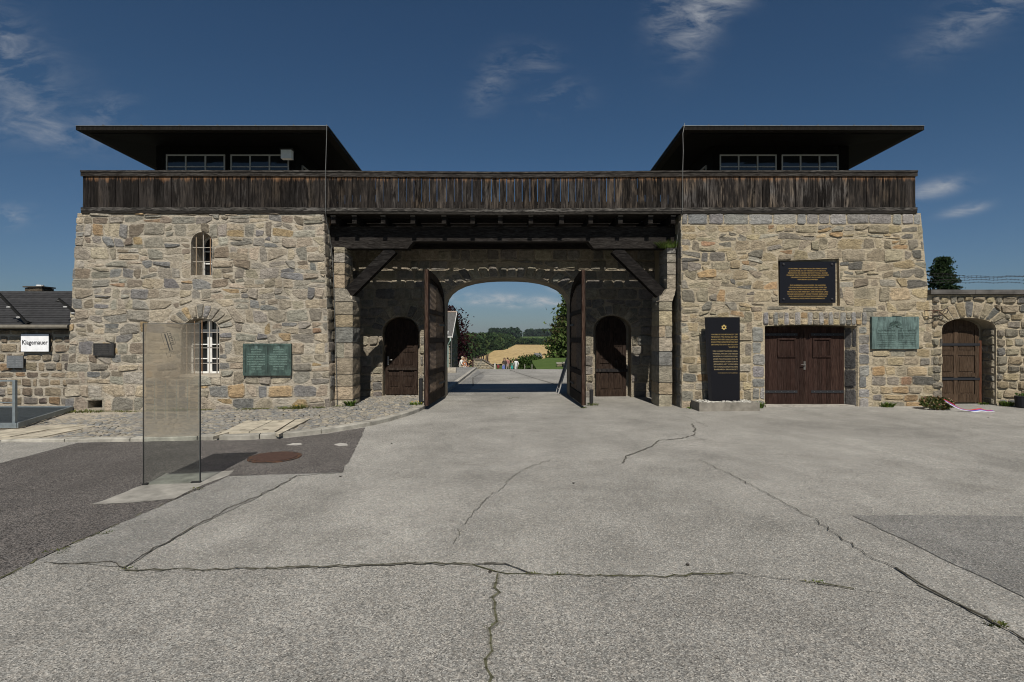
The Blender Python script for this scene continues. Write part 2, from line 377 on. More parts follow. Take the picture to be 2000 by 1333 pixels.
patch('asphalt_patch', ragged(g([(1665, 1008), (2000, 1009), (2500, 1011), (2600, 1300), (2000, 1168)]), .014, .12), 'asphalt_patch', .006, world=True)
patch('concrete_footing', ragged(g([(176, 988), (281, 949), (324, 927), (457, 921), (446, 931), (400, 948), (342, 976), (260, 984)]), .03, .15), 'concrete', .012, (.27, .258, .232, 1), world=True)
for L in ([(558, 871), (572, 867.5), (588, 867), (590, 870), (578, 872)], [(652, 870), (664, 867), (678, 868.5), (679, 872), (662, 873)]):
    patch('paint_mark', L, 'concrete', .012, (.42, .40, .37, 1))

# cracks: narrow, uneven grooves filled with dark soil and moss
def crack(pts, w, col=(.055, .05, .04, 1), dz=.011, gap=0., tuft=0.):
    q = ragged(g(pts), .024, .07, False); mb = MB(); w *= .52
    for (a, b) in zip(q, q[1:]):
        if random.random() < gap: continue
        a, b = Vector(a), Vector(b); d = (b-a); n = Vector((-d.y, d.x)).normalized(); wa, wb = w*U(.45, 1.25), w*U(.45, 1.25)
        e = d.normalized()*.01; a -= e; b += e
        if w > .0085 and random.random() < .6:      # crumbled, dusty margin
            ma, mb_ = wa*U(1.2, 2.4)+.006, wb*U(1.2, 2.4)+.006; o_ = n*U(-.5, .5)*w; t = U(.8, 1.2)
            mb.add([(p.x, p.y, gz(p.x, p.y)+dz-.002) for p in (a-n*ma/2+o_, b-n*mb_/2+o_, b+n*mb_/2+o_, a+n*ma/2+o_)], [(0, 1, 2, 3)], (.165*t, .158*t, .138*t, 1))
        mb.add([(p.x, p.y, gz(p.x, p.y)+dz) for p in (a-n*wa/2, b-n*wb/2, b+n*wb/2, a+n*wa/2)], [(0, 1, 2, 3)], col)
    o = mb.build('crack', 'crack'); tag(o, kind='structure')
    return o
moss = (.075, .075, .035, 1)
crack([(245, 1109), (300, 1072), (330, 1060), (370, 1035), (430, 1005), (455, 990), (500, 973), (545, 950), (580, 930)], .017)
crack([(95, 1101), (150, 1103), (215, 1099), (245, 1112)], .02)
crack([(245, 1116), (300, 1114), (380, 1115), (520, 1112), (680, 1108), (770, 1104), (830, 1103), (925, 1105)], .034, (.085, .08, .055, 1))
crack([(925, 1105), (948, 1103), (985, 1103), (1010, 1112), (1035, 1122)], .028)
crack([(925, 1106), (945, 1112), (968, 1119), (1035, 1123), (1130, 1125), (1280, 1128), (1430, 1122)], .024, moss)
crack([(1430, 1122), (1565, 1137)], .012, gap=.1); crack([(1565, 1137), (1600, 1141), (1665, 1152)], .022, moss); crack([(1665, 1152), (1750, 1163)], .008, gap=.2)
crack([(972, 1124), (967, 1180), (958, 1260), (952, 1345)], .03, (.10, .098, .06, 1))
crack([(1216, 905), (1222, 892), (1250, 882), (1268, 875), (1288, 861), (1325, 858), (1355, 851), (1358, 838), (1352, 828)], .02)
crack([(1330, 862), (1372, 860), (1420, 867), (1497, 873)], .016); crack([(1355, 853), (1385, 866)], .014); crack([(1280, 872), (1400, 871)], .008, gap=.4); crack([(1328, 812), (1350, 818), (1385, 836)], .012)
crack([(1365, 899), (1430, 930), (1500, 966), (1560, 1000)], .014); crack([(1560, 1000), (1582, 1010), (1640, 1050), (1690, 1085), (1750, 1112)], .016); crack([(1750, 1112), (1775, 1128), (1800, 1145), (1850, 1172), (1895, 1195), (1945, 1222), (2000, 1253), (2060, 1286)], .034, (.045, .04, .03, 1))
crack([(885, 1065), (900, 1030), (925, 1000), (960, 968), (985, 950), (1000, 932), (1030, 915), (1080, 898)], .016, (.13, .125, .105, 1), gap=.08)
crack([(700, 905), (1000, 903), (1210, 903)], .006, (.13, .125, .11, 1), gap=.35); crack([(735, 833), (900, 829), (1100, 831)], .012, (.14, .135, .12, 1), gap=.3)
crack([(1500, 873), (1680, 890), (1800, 920), (1900, 945)], .005, (.12, .115, .1, 1), gap=.4); crack([(1010, 789), (1060, 793), (1110, 797)], .012, gap=.1)
crack([(0, 1132), (40, 1112), (95, 1085), (160, 1056)], .035, moss, gap=.2); crack([(160, 1056), (250, 1015), (340, 978), (385, 958)], .02, moss, gap=.55)
random.seed(5)
# small dark stains and stones lying on the pavement
mb = MB()
for (px, py) in [(665, 932), (765, 867), (1120, 945), (247, 898), (1343, 1105), (957, 1119), (1930, 816)]:
    x, y = G(px, py); mb.disc((x, y, gz(x, y)+.004), .014, .008, 7, (.04, .035, .03, 1))
tag(mb.build('litter_bits', 'crack'), 'small dark leaf bits scattered on the grey pavement', 'debris', kind='stuff')

# manhole
x, y = G(537, 895)
mh = thing('manhole_cover', (x, y, gz(x, y)+.008), 'round rusty brown manhole cover set in the dark asphalt', 'manhole')
mb = MB(); mb.disc((0, 0, 0), .375, .012, 36); mb.build('rim', 'rusty_iron', mh, local=True)
mb = MB(); mb.disc((0, 0, .004), .315, .014, 36); mb.build('lid', 'cast_iron', mh, local=True)

# kerb and cobbled sidewalk (left of the passage)
KERB = g([(-420, 868), (-200, 867), (0, 864.5), (150, 864), (300, 862.5), (400, 860.5), (480, 859.5), (560, 855), (640, 846), (700, 836.5), (745, 827.5), (790, 815), (815, 806), (829, 799), (838, 790), (850, 781)])
SWZ = .085
def smoothline(pts, n=6):
    out = []
    for i in range(len(pts)-1):
        p0, p1, p2, p3 = (Vector(pts[max(0, min(len(pts)-1, i+k))]) for k in (-1, 0, 1, 2))
        for j in range(n):
            t = j/n; out.append(.5*((2*p1)+(p2-p0)*t+(2*p0-5*p1+4*p2-p3)*t*t+(3*p1-p0-3*p2+p3)*t**3))
    return out+[Vector(pts[-1])]
KL = smoothline(KERB)
def kh(x): return SWZ if x > -4.5 else max(.03, SWZ*(1-(-4.5-x)/8))      # the kerb dies out to the left
side = thing('sidewalk', (-6, 11.5, gz(-6)), None, None); tag(side, kind='structure')
acc = [0.]
for a, b in zip(KL, KL[1:]): acc.append(acc[-1]+(b-a).length)
i0 = 0
while i0 < len(KL)-1:
    i1 = i0+1
    while i1 < len(KL)-1 and acc[i1]-acc[i0] < 1.05: i1 += 1
    mb = MB(); seg = KL[i0:i1+1]; n = len(seg); V = []
    for k, p in enumerate(seg):
        i = i0+k; d = (KL[min(i+1, len(KL)-1)]-KL[max(i-1, 0)]).normalized(); nn = Vector((-d.y, d.x))
        e = d*(.008 if k == 0 else (-.008 if k == n-1 else 0)); h = kh(p.x); q = p+e
        w = .16
        for (o, z) in ((0, -.05), (.0, h-.012), (.012, h), (w, h+.004), (w, -.05)):
            r = q+nn*o; V.append((r.x, r.y, gz(r.x, r.y)+z))
    fs = [(k*5+j, (k+1)*5+j, (k+1)*5+j+1, k*5+j+1) for k in range(n-1) for j in range(4)]+[(0, 1, 2, 3, 4), tuple((n-1)*5+j for j in (4, 3, 2, 1, 0))]
    t = U(.85, 1.12); mb.add(V, fs, (.30*t, .285*t, .25*t, 1)); mb.build('kerb_stone', 'concrete', side)
    i0 = i1
# bed and cobbles
inner = []
for i, p in enumerate(KL):
    d = (KL[min(i+1, len(KL)-1)]-KL[max(i-1, 0)]).normalized(); inner.append(p+Vector((-d.y, d.x))*.155)
SW = [(p.x, p.y) for p in inner]+[(-2.3, 15.9), (-4.6, 15.9), (-4.6, 13.5), (-16, 13.6)]
mb = MB(); 
from mathutils.geometry import tessellate_polygon
tri = tessellate_polygon([[Vector((x, y, 0)) for x, y in SW]])
mb.add([(x, y, gz(x, y)+kh(x)-.022) for x, y in SW], [tuple(t) for t in tri]); mb.build('mortar_bed', 'mortar', side)
def inpoly(x, y, P_):
    r = False; j = len(P_)-1
    for i in range(len(P_)):
        xi, yi = P_[i]; xj, yj = P_[j]
        if (yi > y) != (yj > y) and x < (xj-xi)*(y-yi)/(yj-yi)+xi: r = not r
        j = i
    return r
def G2(px, py, h):
    Y = (EYE-h)/((py-HY)/F+TILT*(px-HX)/F); return ((px-HX)/F*Y, Y)
SL = [[G2(*p, .06) for p in q] for q in ([(416, 857), (446, 848.5), (493, 825.5), (482, 824.5)], [(446, 848), (493, 826), (533, 824.6), (486, 848)], [(487.5, 848), (534.5, 824.6), (576, 823), (536, 848)], [(538, 850), (579, 823), (606, 821.5), (545, 853)])]
HOLE = [G2(*p, .06) for p in ((405, 859), (480, 823.5), (609, 820.5), (548, 856))]
SL2 = [[G2(*p, .05) for p in q] for q in ([(-60, 852), (-60, 843), (128, 829), (166, 829.5), (95, 838), (20, 852)], [(-60, 860), (-60, 854), (30, 853), (120, 838), (172, 831.5), (186, 832), (70, 856)])]
HOLE2 = [G2(*p, .05) for p in ((-120, 862), (-120, 838), (125, 827.5), (195, 830), (75, 859))]
mb = MB(); row = 0; y = 8.9
while y < 15.9:
    x = -15+(row % 2)*.05
    while x < -1.4:
        w = U(.085, .135); ph = ((x+2.2*math.floor(row/9.)) % 1.5)/1.5
        yy = y+.30*math.sin(math.pi*ph)+U(-.012, .012); xx = x+w/2
        if inpoly(xx, yy, SW) and not inpoly(xx, yy, HOLE) and not inpoly(xx, yy, HOLE2):
            d = .048*U(.85, 1.05); z = gz(xx, yy)+kh(xx); a = .5*math.cos(math.pi*ph)*.6+U(-.12, .12); ca, sa = math.cos(a), math.sin(a); t = U(.78, 1.15)
            hh = U(-.005, .005); V = []
            for s_, zz in ((1., -.03), (.97, hh-.004), (.66, hh+.006)):
                for (p_, q_) in ((-1, -1), (1, -1), (1, 1), (-1, 1)):
                    lx, ly = p_*(w/2-.006)*s_*U(.88, 1.05), q_*d*s_*U(.88, 1.05); V.append((xx+lx*ca-ly*sa, yy+lx*sa+ly*ca, z+zz))
            c = random.choice([(.21, .2, .18), (.24, .22, .19), (.17, .17, .165), (.26, .235, .19)])
            mb.add(V, [(0, 1, 5, 4), (1, 2, 6, 5), (2, 3, 7, 6), (3, 0, 4, 7), (4, 5, 9, 8), (5, 6, 10, 9), (6, 7, 11, 10), (7, 4, 8, 11), (8, 9, 10, 11)], (c[0]*t, c[1]*t, c[2]*t, 1))
        x += w
    y += .102; row += 1
tag(mb.build('cobbles', 'cobble', side), 'grey granite cobbles laid in arcs', kind='stuff')
for q in SL+SL2:
    mb = MB(); t = U(.95, 1.06); mb.prism([(x, y, gz(x, y)+kh(x)-.04) for x, y in ragged(q, .006, .3)], (0, 0, .055 if q in SL else .045), (.40*t, .36*t, .285*t, 1)); o = mb.build('cover_slab', 'concrete', side)
for q in SL[1:3]:
    for (s_, r_) in ((.5, .15), (.5, .85)):
        a, b, c, d = [Vector(p) for p in q]; e = (a*(1-r_)+b*r_)*.5+(d*(1-r_)+c*r_)*.5
        mb = MB(); mb.box(e.x-.05, e.x+.05, e.y-.02, e.y+.02, gz(e.x)+kh(e.x)-.02, gz(e.x)+kh(e.x)+.0175, (.1, .08, .06, 1)); mb.build('lifting_slot', 'crack', side)

# ------------------------------------------------------------------ masonry
def clip(poly, nx, ny, d):
    out = []; n = len(poly)
    for i in range(n):
        a, b = poly[i], poly[(i+1) % n]; da, db = a[0]*nx+a[1]*ny-d, b[0]*nx+b[1]*ny-d
        if da <= 0: out.append(a)
        if (da < 0 < db) or (db < 0 < da):
            t = da/(da-db); out.append((a[0]+(b[0]-a[0])*t, a[1]+(b[1]-a[1])*t))
    return out
def area(p): return .5*sum(p[i][0]*p[(i+1) % len(p)][1]-p[(i+1) % len(p)][0]*p[i][1] for i in range(len(p)))
def cen(p): return (sum(q[0] for q in p)/len(p), sum(q[1] for q in p)/len(p))
def inset(p, m):
    out = p; n = len(p)
    for i in range(n):
        a, b = p[i], p[(i+1) % n]; ex, ey = b[0]-a[0], b[1]-a[1]; L = math.hypot(ex, ey)
        if L < 1e-6: continue
        nx, ny = ey/L, -ex/L
        out = clip(out, nx, ny, nx*a[0]+ny*a[1]-m)
        if len(out) < 3: return []
    return out
def cut(poly, op):
    """keep the part of a convex cell outside a convex opening (one tangent cut)"""
    c = cen(poly); best = None
    for i in range(len(op)):
        a, b = op[i], op[(i+1) % len(op)]; ex, ey = b[0]-a[0], b[1]-a[1]; L = math.hypot(ex, ey)
        if L < 1e-6: continue
        nx, ny = ey/L, -ex/L; d = nx*a[0]+ny*a[1]; s_ = nx*c[0]+ny*c[1]-d
        if best is None or s_ > best[0]: best = (s_, nx, ny, d)
    s_, nx, ny, d = best
    if min(nx*q[0]+ny*q[1]-d for q in poly) >= 0: return poly
    if s_ > .6: return poly
    return clip(poly, -nx, -ny, -d)
def rubble(region, h, w, jit, ops=(), mort=(.008, .02), split=.18, edge=0.):
    us = [p[0] for p in region]; vs = [p[1] for p in region]; k = h/w; S = []
    v = min(vs)
    while v < max(vs):
        hh = min(h*U(.7, 1.35), max(vs)-v) if max(vs)-v > .5*h else max(vs)-v
        u = min(us)-U(0, w)
        while u < max(us):
            ww = w*random.choice([U(.5, .9), U(.8, 1.3), U(1.1, 1.7)])
            if random.random() < split and ww > .7*w:
                t = U(.35, .65); S += [(u+ww/2+U(-.2, .2)*ww, v+hh*t/2), (u+ww/2+U(-.2, .2)*ww, v+hh*(1+t)/2)]
            else: S.append((u+ww/2, v+hh/2+U(-jit, jit)*hh))
            u += ww
        v += hh
    S = [(a*k, b) for a, b in S]; out = []; rg = [(a*k, b) for a, b in region]
    for i, (a, b) in enumerate(S):
        nb = sorted(((c-a)**2+(d-b)**2, c, d) for j, (c, d) in enumerate(S) if j != i and abs(c-a) < 4*h and abs(d-b) < 4*h)[:22]
        poly = rg
        for (_, c, d) in nb:
            nx, ny = c-a, d-b; poly = clip(poly, nx, ny, (c*c+d*d-a*a-b*b)/2)
            if len(poly) < 3: break
        if len(poly) < 3: continue
        poly = [(x/k, y) for x, y in poly]
        for op in ops:
            poly = cut(poly, op)
            if len(poly) < 3: break
        if len(poly) < 3: continue
        poly = inset(poly, U(*mort))
        if len(poly) < 3 or area(poly) < .006: continue
        out.append(poly)
    return out
def squared(region, h, w, ops=(), mort=(.008, .02), split=.25, chamf=.4, amp=.06, jit=.03):
    """roughly squared rubble: wavy courses, stacked small stones, knocked-off corners"""
    us = [p[0] for p in region]; vs = [p[1] for p in region]; out = []; v = min(vs)-.2; sd = U(0, 90)
    def W(u, v): return (u+amp*.8*noise.noise((u*1.3, v*1.3, sd)), v+amp*noise.noise((u*1.1, v*1.6, sd+40))+amp*.5*noise.noise((u*3, v*3, sd+60)))
    while v < max(vs)+.2:
        hh = h*U(.72, 1.35); u = min(us)-U(0, w)
        while u < max(us)+.2:
            ww = w*random.choice([U(.5, .85), U(.8, 1.25), U(1.1, 1.75)]); cells = []
            r = random.random()
            if r < split:
                t = U(.35, .65)
                if ww > 1.15*w and random.random() < .6:
                    s_ = U(.4, .6); cells = [(u, u+ww, v, v+hh*t), (u, u+ww*s_, v+hh*t, v+hh), (u+ww*s_, u+ww, v+hh*t, v+hh)]
                else: cells = [(u, u+ww, v, v+hh*t), (u, u+ww, v+hh*t, v+hh)]
            else: cells = [(u, u+ww, v, v+hh)]
            for (a, b, c, d) in cells:
                J = lambda: U(-jit, jit)
                q = [(a+J(), c+J()), (b+J(), c+J()), (b+J(), d+J()), (a+J(), d+J())]
                if random.random() < chamf:
                    k = random.randrange(4); P0, P1, P2 = q[k-1], q[k], q[(k+1) % 4]; t0, t1 = U(.3, .7), U(.25, .6)
                    q[k:k+1] = [(P1[0]+(P0[0]-P1[0])*t0, P1[1]+(P0[1]-P1[1])*t0), (P1[0]+(P2[0]-P1[0])*t1, P1[1]+(P2[1]-P1[1])*t1)]
                q = [W(*p) for p in q]
                for i in range(len(region)):
                    A_, B_ = region[i], region[(i+1) % len(region)]; ex, ey = B_[0]-A_[0], B_[1]-A_[1]; L = math.hypot(ex, ey); nx, ny = ey/L, -ex/L
                    q = clip(q, nx, ny, nx*A_[0]+ny*A_[1]+U(-.006, .01))
                    if len(q) < 3: break
                if len(q) < 3: continue
                for op in ops:
                    q = cut(q, op)
                    if len(q) < 3: break
                if len(q) < 3: continue
                q = inset(q, U(*mort))
                if len(q) > 2 and area(q) > .006: out.append(q)
            u += ww
        v += hh
    return out
def coursed(u0, u1, v0, v1, h, w, ops=(), mort=(.01, .022), jit=.02):
    out = []; v = v0
    while v < v1-.06:
        hh = min(h*U(.8, 1.22), v1-v)
        if v1-v-hh < .1: hh = v1-v
        u = u0-U(0, w*.6)
        while u < u1:
            ww = w*U(.55, 1.5); a, b = max(u, u0), min(u+ww, u1)
            if b-a > .09:
                J = lambda: U(-jit, jit)
                q = [(a+J(), v+J()), (b+J(), v+J()), (b+J(), v+hh+J()), (a+J(), v+hh+J())]
                for op in ops:
                    q = cut(q, op)
                    if len(q) < 3: break
                q = inset(q, U(*mort)) if len(q) > 2 else []
                if len(q) > 2 and area(q) > .007: out.append(q)
            u += ww
        v += hh
    return out
def rounded(p):
    out = []; n = len(p)
    q = []
    for i in range(n):                       # drop very short edges first
        if math.hypot(p[i][0]-p[i-1][0], p[i][1]-p[i-1][1]) > .02: q.append(p[i])
    if len(q) < 3: q = p
    n = len(q)
    for i in range(n):
        a, b = q[i], q[(i+1) % n]; r = U(.07, .17)
        out += [(a[0]+(b[0]-a[0])*r, a[1]+(b[1]-a[1])*r), (a[0]+(b[0]-a[0])*(1-r), a[1]+(b[1]-a[1])*(1-r))]
    return out
def stone_geo(mb, poly, mapf, H, col, flip=False, round_=True):
    p = rounded(poly) if round_ else poly; n = len(p); c = cen(p); s_ = min(.30, .5*math.sqrt(abs(area(p))))
    r0 = [mapf(u, v, -.025) for u, v in p]
    r1 = [mapf(u+U(-.006, .006), v+U(-.006, .006), H*U(.25, .6)) for u, v in p]
    k = U(.72, .88); tx, ty = U(-.16, .16)*H/s_, U(-.2, .16)*H/s_
    r2 = [mapf(c[0]+(u-c[0])*k*U(.9, 1.08), c[1]+(v-c[1])*k*U(.9, 1.08), H*U(.75, 1.15)+tx*(u-c[0])+ty*(v-c[1])) for u, v in p]
    ct = mapf(c[0]+U(-.2, .2)*s_, c[1]+U(-.2, .2)*s_, H*U(.85, 1.25))
    fs = []
    for i in range(n):
        j = (i+1) % n
        fs += [(i, j, n+j, n+i)]
        fs += [(n+i, n+j, 2*n+j), (n+i, 2*n+j, 2*n+i)] if i % 2 else [(n+i, n+j, 2*n+i), (n+j, 2*n+j, 2*n+i)]
        fs += [(2*n+i, 2*n+j, 3*n)]
    if flip: fs = [tuple(reversed(f)) for f in fs]
    mb.add(r0+r1+r2+[ct], fs, col)
    b0 = len(mb.c)-(3*n+1); c3 = tuple(col[:3])
    mb.c[b0:b0+2*n] = [c3+(0.,)]*(2*n); mb.c[b0+2*n:] = [c3+(1.,)]*(n+1)
PAL = {
 'left': [((.345, .30, .235), 6), ((.27, .247, .21), 5), ((.205, .20, .195), 2.4), ((.395, .335, .255), 4), ((.36, .265, .155), .7), ((.215, .18, .14), 2), ((.30, .205, .14), .25), ((.35, .325, .275), 2)],
 'right': [((.33, .28, .20), 6), ((.27, .23, .17), 4), ((.22, .20, .165), 2.5), ((.37, .30, .195), 4), ((.35, .245, .14), 1.), ((.31, .20, .125), .35), ((.155, .145, .13), 1.2), ((.31, .28, .225), 1.5)],
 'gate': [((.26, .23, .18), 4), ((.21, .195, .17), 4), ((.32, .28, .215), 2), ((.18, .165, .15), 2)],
 'pier': [((.33, .29, .225), 4), ((.28, .255, .21), 4), ((.37, .305, .215), 2), ((.23, .225, .21), 1.5)],
 'old': [((.25, .205, .15), 4), ((.19, .155, .12), 4), ((.29, .235, .165), 2), ((.12, .10, .088), 2), ((.24, .165, .105), .7), ((.22, .20, .175), 2)],
 'wall': [((.25, .215, .16), 4), ((.20, .18, .145), 4), ((.29, .24, .16), 2), ((.155, .15, .14), 2)],
 'granite': [((.27, .26, .245), 3), ((.23, .225, .22), 2)], 'shaded_jamb': [((.12, .118, .115), 2), ((.095, .095, .095), 1)]}  # last palette: granite darkened in colour to stand in for the reveal's shade
def pick(pal):
    L = PAL[pal]; r = U(0, sum(w for _, w in L))
    for c, w in L:
        r -= w
        if r <= 0: break
    t = U(.82, 1.2)
    return (c[0]*t*U(.96, 1.04), c[1]*t, c[2]*t*U(.96, 1.04), 1)
def lay(root, items, limit=300, name='stone'):
    """items: (poly, mapf, H, palette, flip); the largest become stones of their own, the rest one joined infill"""
    items.sort(key=lambda it: -abs(area(it[0])))
    rest = MB()
    for i, (p, mf, H, pal, fl) in enumerate(items):
        if i < limit:
            mb = MB(); stone_geo(mb, p, mf, H, pick(pal), fl); mb.build(name, 'stone', root)
        else: stone_geo(rest, p, mf, H*.8, pick(pal), fl)
    if rest.v: tag(rest.build('small_stones', 'stone', root), 'small filler stones between the larger ones', kind='stuff')
def arch_poly(x0, x1, z0, zs, rise, n=10):
    cx, r = (x0+x1)/2, (x1-x0)/2
    return [(x0, z0), (x1, z0)]+[(cx+r*math.cos(math.pi*k/n), zs+rise*math.sin(math.pi*k/n)) for k in range(n+1)]
def ring_stones(x0, x1, zs, rise, t, n, a0=0., a1=180., j=.02):
    cx, r = (x0+x1)/2, (x1-x0)/2; out = []
    E = [a0+(a1-a0)*k/n for k in range(n+1)]
    for k in range(n):
        p = []
        ta = t*U(.82, 1.12)
        for (aa, tt) in ((E[k]+.6, 0), (E[k]+.6, ta), (E[k+1]-.6, ta), (E[k+1]-.6, 0)):
            a = RD(aa); p.append((cx+(r+tt+.012)*math.cos(a)+U(-j, j)*.4, zs+(rise+tt+.012)*math.sin(a)+U(-j, j)*.4))
        if area(p) < 0: p.reverse()
        p = inset(p, .008)
        if len(p) > 2: out.append(p)
    return out
def carve(mb, cutters, name, mat, parent):
    """solid minus openings, as one mesh"""
    o = mb.build(name, mat); cs = []
    for cmb in cutters:
        c = cmb.build('cutter', mat); cs.append(c)
        md = o.modifiers.new('b', 'BOOLEAN'); md.object = c; md.operation = 'DIFFERENCE'; md.solver = 'EXACT'
    bpy.context.view_layer.update()
    me = bpy.data.meshes.new_from_object(o.evaluated_get(bpy.context.evaluated_depsgraph_get()))
    for c in cs: bpy.data.objects.remove(c)
    o.modifiers.clear(); o.data = me; o.name = name; me.name = name
    off = wloc(parent); me.transform(Matrix.Translation(-off)); o.parent = parent
    return o
def prismY(poly, y0, y1, col=None):
    return MB().prism([(x, y0, z) for x, z in poly], (0, y1-y0, 0), col)

ZT, Y0, BAT = 4.80, 13.2, .05/4.8
YB = 18.6
def face_y(z): return Y0+BAT*z
fmap = lambda x, z, h: (x, face_y(z)-h, z+h*BAT)
def tower_body(xa0, xb0, xa1, xb1):
    mb = MB(); z0 = -.3
    L = lambda a, b, z: a+(b-a)*z/ZT
    vs = [(L(xa0, xa1, z0), face_y(z0), z0), (L(xb0, xb1, z0), face_y(z0), z0), (L(xb0, xb1, z0), YB, z0), (L(xa0, xa1, z0), YB, z0),
          (xa1, face_y(ZT), ZT), (xb1, face_y(ZT), ZT), (xb1, YB-.1, ZT), (xa1, YB-.1, ZT)]
    return mb.add(vs, [(3, 2, 1, 0), (4, 5, 6, 7), (0, 1, 5, 4), (1, 2, 6, 5), (2, 3, 7, 6), (3, 0, 4, 7)])

# --- left tower
random.seed(21)
LT = (-10.78, -4.31, -10.52, -4.49)
lt = thing('stone_tower', (-7.5, 15.5, gz(-7.5)), 'grey and tan rubble stone tower left of the gateway with two arched barred windows', 'tower', 'rubble stone towers of the gatehouse')
W1 = (-7.735, -7.215, 3.28, 4.08, .26)        # x0 x1 z0 zspring rise
W2 = (-7.96, -7.03, .85, 1.93, .30)
DR = (-10.24, -9.88, .02, .22)
op1 = arch_poly(*W1); op2 = arch_poly(*W2); op3 = [(DR[0], DR[2]), (DR[1], DR[2]), (DR[1], DR[3]), (DR[0], DR[3])]
carve(tower_body(*LT), [prismY(op1, 12.5, 13.83), prismY(op2, 12.5, 13.72), prismY(op3, 12.5, 14.0)], 'wall', 'mortar', lt)
ring2 = arch_poly(W2[0]-.40, W2[1]+.40, W2[3]-.05, W2[3]+.02, W2[4]+.40)
region = [(-10.82, -.12), (-4.30, -.12), (-4.48, ZT-.0), (-10.54, ZT-.0)]
SH = lambda: U(.004, .022) if random.random() < .75 else U(.022, .045)
it = [(p, fmap, SH(), 'left', False) for p in squared(region, .25, .34, [op1, ring2, op2, op3], (.006, .016), .34, .5, .075)]
for p in ring_stones(W2[0], W2[1], W2[3], W2[4], .36, 11, 8, 172): it.append((p, fmap, U(.02, .05), 'left', False))
smap = lambda y, z, h: (-4.31-.18*max(z, 0)/ZT+h, y, z)
it += [(p, smap, U(.008, .03), 'left', False) for p in coursed(13.22, 14.6, -.1, ZT, .27, .5, (), (.008, .018))]
lay(lt, it, 300)

def barred_window(root, W, ydeep, nv, zbars, frame_cols, transoms):
    x0, x1, z0, zs, rise = W; w = x1-x0; cx = (x0+x1)/2
    win = MB(); fy = ydeep-.03
    outer = arch_poly(x0+.002, x1-.002, z0+.002, zs, rise-.002, 14); inner_ = arch_poly(x0+.045, x1-.045, z0+.05, zs, rise-.05, 14)
    n = len(outer)
    V = [(x, fy-.05, z) for x, z in outer]+[(x, fy-.05, z) for x, z in inner_]+[(x, fy, z) for x, z in inner_]
    win.add(V, [(i, (i+1) % n, n+(i+1) % n, n+i) for i in range(n)]+[(n+i, n+(i+1) % n, 2*n+(i+1) % n, 2*n+i) for i in range(n)], (.72, .72, .70, 1))
    wo = win.build('window', 'paint', root)
    def top(x): return zs+rise*math.sqrt(max(0, 1-((x-cx)/(w/2))**2))
    gb = MB()
    for (fx, ww) in frame_cols:
        x = x0+w*fx; gb.box(x-ww/2, x+ww/2, fy-.056, fy-.004, z0+.03, top(x)-.03)
    for (fz, hh) in transoms:
        z = z0+(zs+rise-z0)*fz; gb.box(x0+.03, x1-.03, fy-.052, fy-.002, z-hh/2, z+hh/2)
    gb.c = [(.72, .72, .70, 1)]*len(gb.v); gb.build('glazing_bars', 'paint', wo)
    pn = MB(); pn.add([(x, fy-.012, z) for x, z in inner_], [tuple(range(len(inner_)))]); pn.build('pane', 'window_glass', wo)
    gy = face_y(z0)+.07
    for k in range(nv):
        x = x0+w*(k+.55)/nv; mb = MB(); mb.bar((x, gy, z0-.02), (x, gy, top(x)-.01), .016, .016, (0, 1, 0), random.choice([(.34, .26, .18, 1), (.42, .38, .33, 1), (.28, .17, .1, 1)])); mb.build('iron_bar', 'paint', wo)
    for z in zbars:
        mb = MB(); mb.bar((x0-.01, gy+.017, z), (x1+.01, gy+.017, z), .014, .014, (0, 0, 1), (.36, .33, .29, 1)); mb.build('iron_bar', 'paint', wo)
barred_window(lt, W1, 13.83, 3, (3.62, 3.97), [(.5, .06)], [(.33, .03), (.62, .03)])
barred_window(lt, W2, 13.72, 5, (1.12, 1.5, 1.88), [(.5, .11)], [(.27, .025), (.53, .025), (.78, .07)])
mb = MB(); mb.box(W2[0]-.05, W2[1]+.05, face_y(.8)-.03, 13.7, .78, .845, (.36, .32, .26, 1)); mb.build('sill', 'concrete', lt)

# --- right tower
random.seed(33)
RT = (4.27, 10.56, 4.27, 10.14)
rt = thing('stone_tower', (7.4, 15.5, gz(7.4)), 'tan rubble stone tower right of the gateway with brown double doors in its foot', 'tower', 'rubble stone towers of the gatehouse')
GX0, GX1, GZ = 6.30, 8.58, 2.04
gop = [(GX0, -.4), (GX1, -.4), (GX1, GZ-.02), ((GX0+GX1)/2, GZ+.03), (GX0, GZ)]
gcut = MB(); gp = [(GX0, -.4), (GX1, -.4), (GX1, GZ), ((GX0+GX1)/2, GZ+.04), (GX0, GZ)]
dq = [(GX0+.12, -.4), (GX1-.14, -.4), (GX1-.14, GZ), ((GX0+GX1)/2, GZ+.035), (GX0+.12, GZ)]
n = 5; gcut.add([(x, 12.6, z) for x, z in gp]+[(x, face_y(0)-.0, z) for x, z in gp]+[(x, 13.60, z) for x, z in dq],
    [tuple(range(n)), tuple(range(3*n-1, 2*n-1, -1))]+[((i+1) % n+k*n, i+k*n, i+n+k*n, (i+1) % n+n+k*n) for i in range(n) for k in (0, 1)])
PB = (6.68, 8.10, 2.55, 3.63)      # black plaque niche
pq = [(PB[0]-.03, PB[2]-.02), (PB[1]+.05, PB[2]-.02), (PB[1]+.03, PB[3]+.06), (PB[0]-.04, PB[3]+.0)]
carve(tower_body(*RT), [gcut, prismY(pq, 12.5, face_y(3.1)+.10)], 'wall', 'mortar_tan', rt)
lint = [(GX0-.05, GZ-.1), (GX1+.12, GZ-.1), (GX1+.12, GZ+.36), (GX0-.05, GZ+.36)]
jl = [(GX0-.30, -.2), (GX0, -.2), (GX0, GZ-.02), (GX0-.30, GZ-.02)]; jr = [(GX1, -.2), (GX1+.28, -.2), (GX1+.28, GZ-.02), (GX1, GZ-.02)]
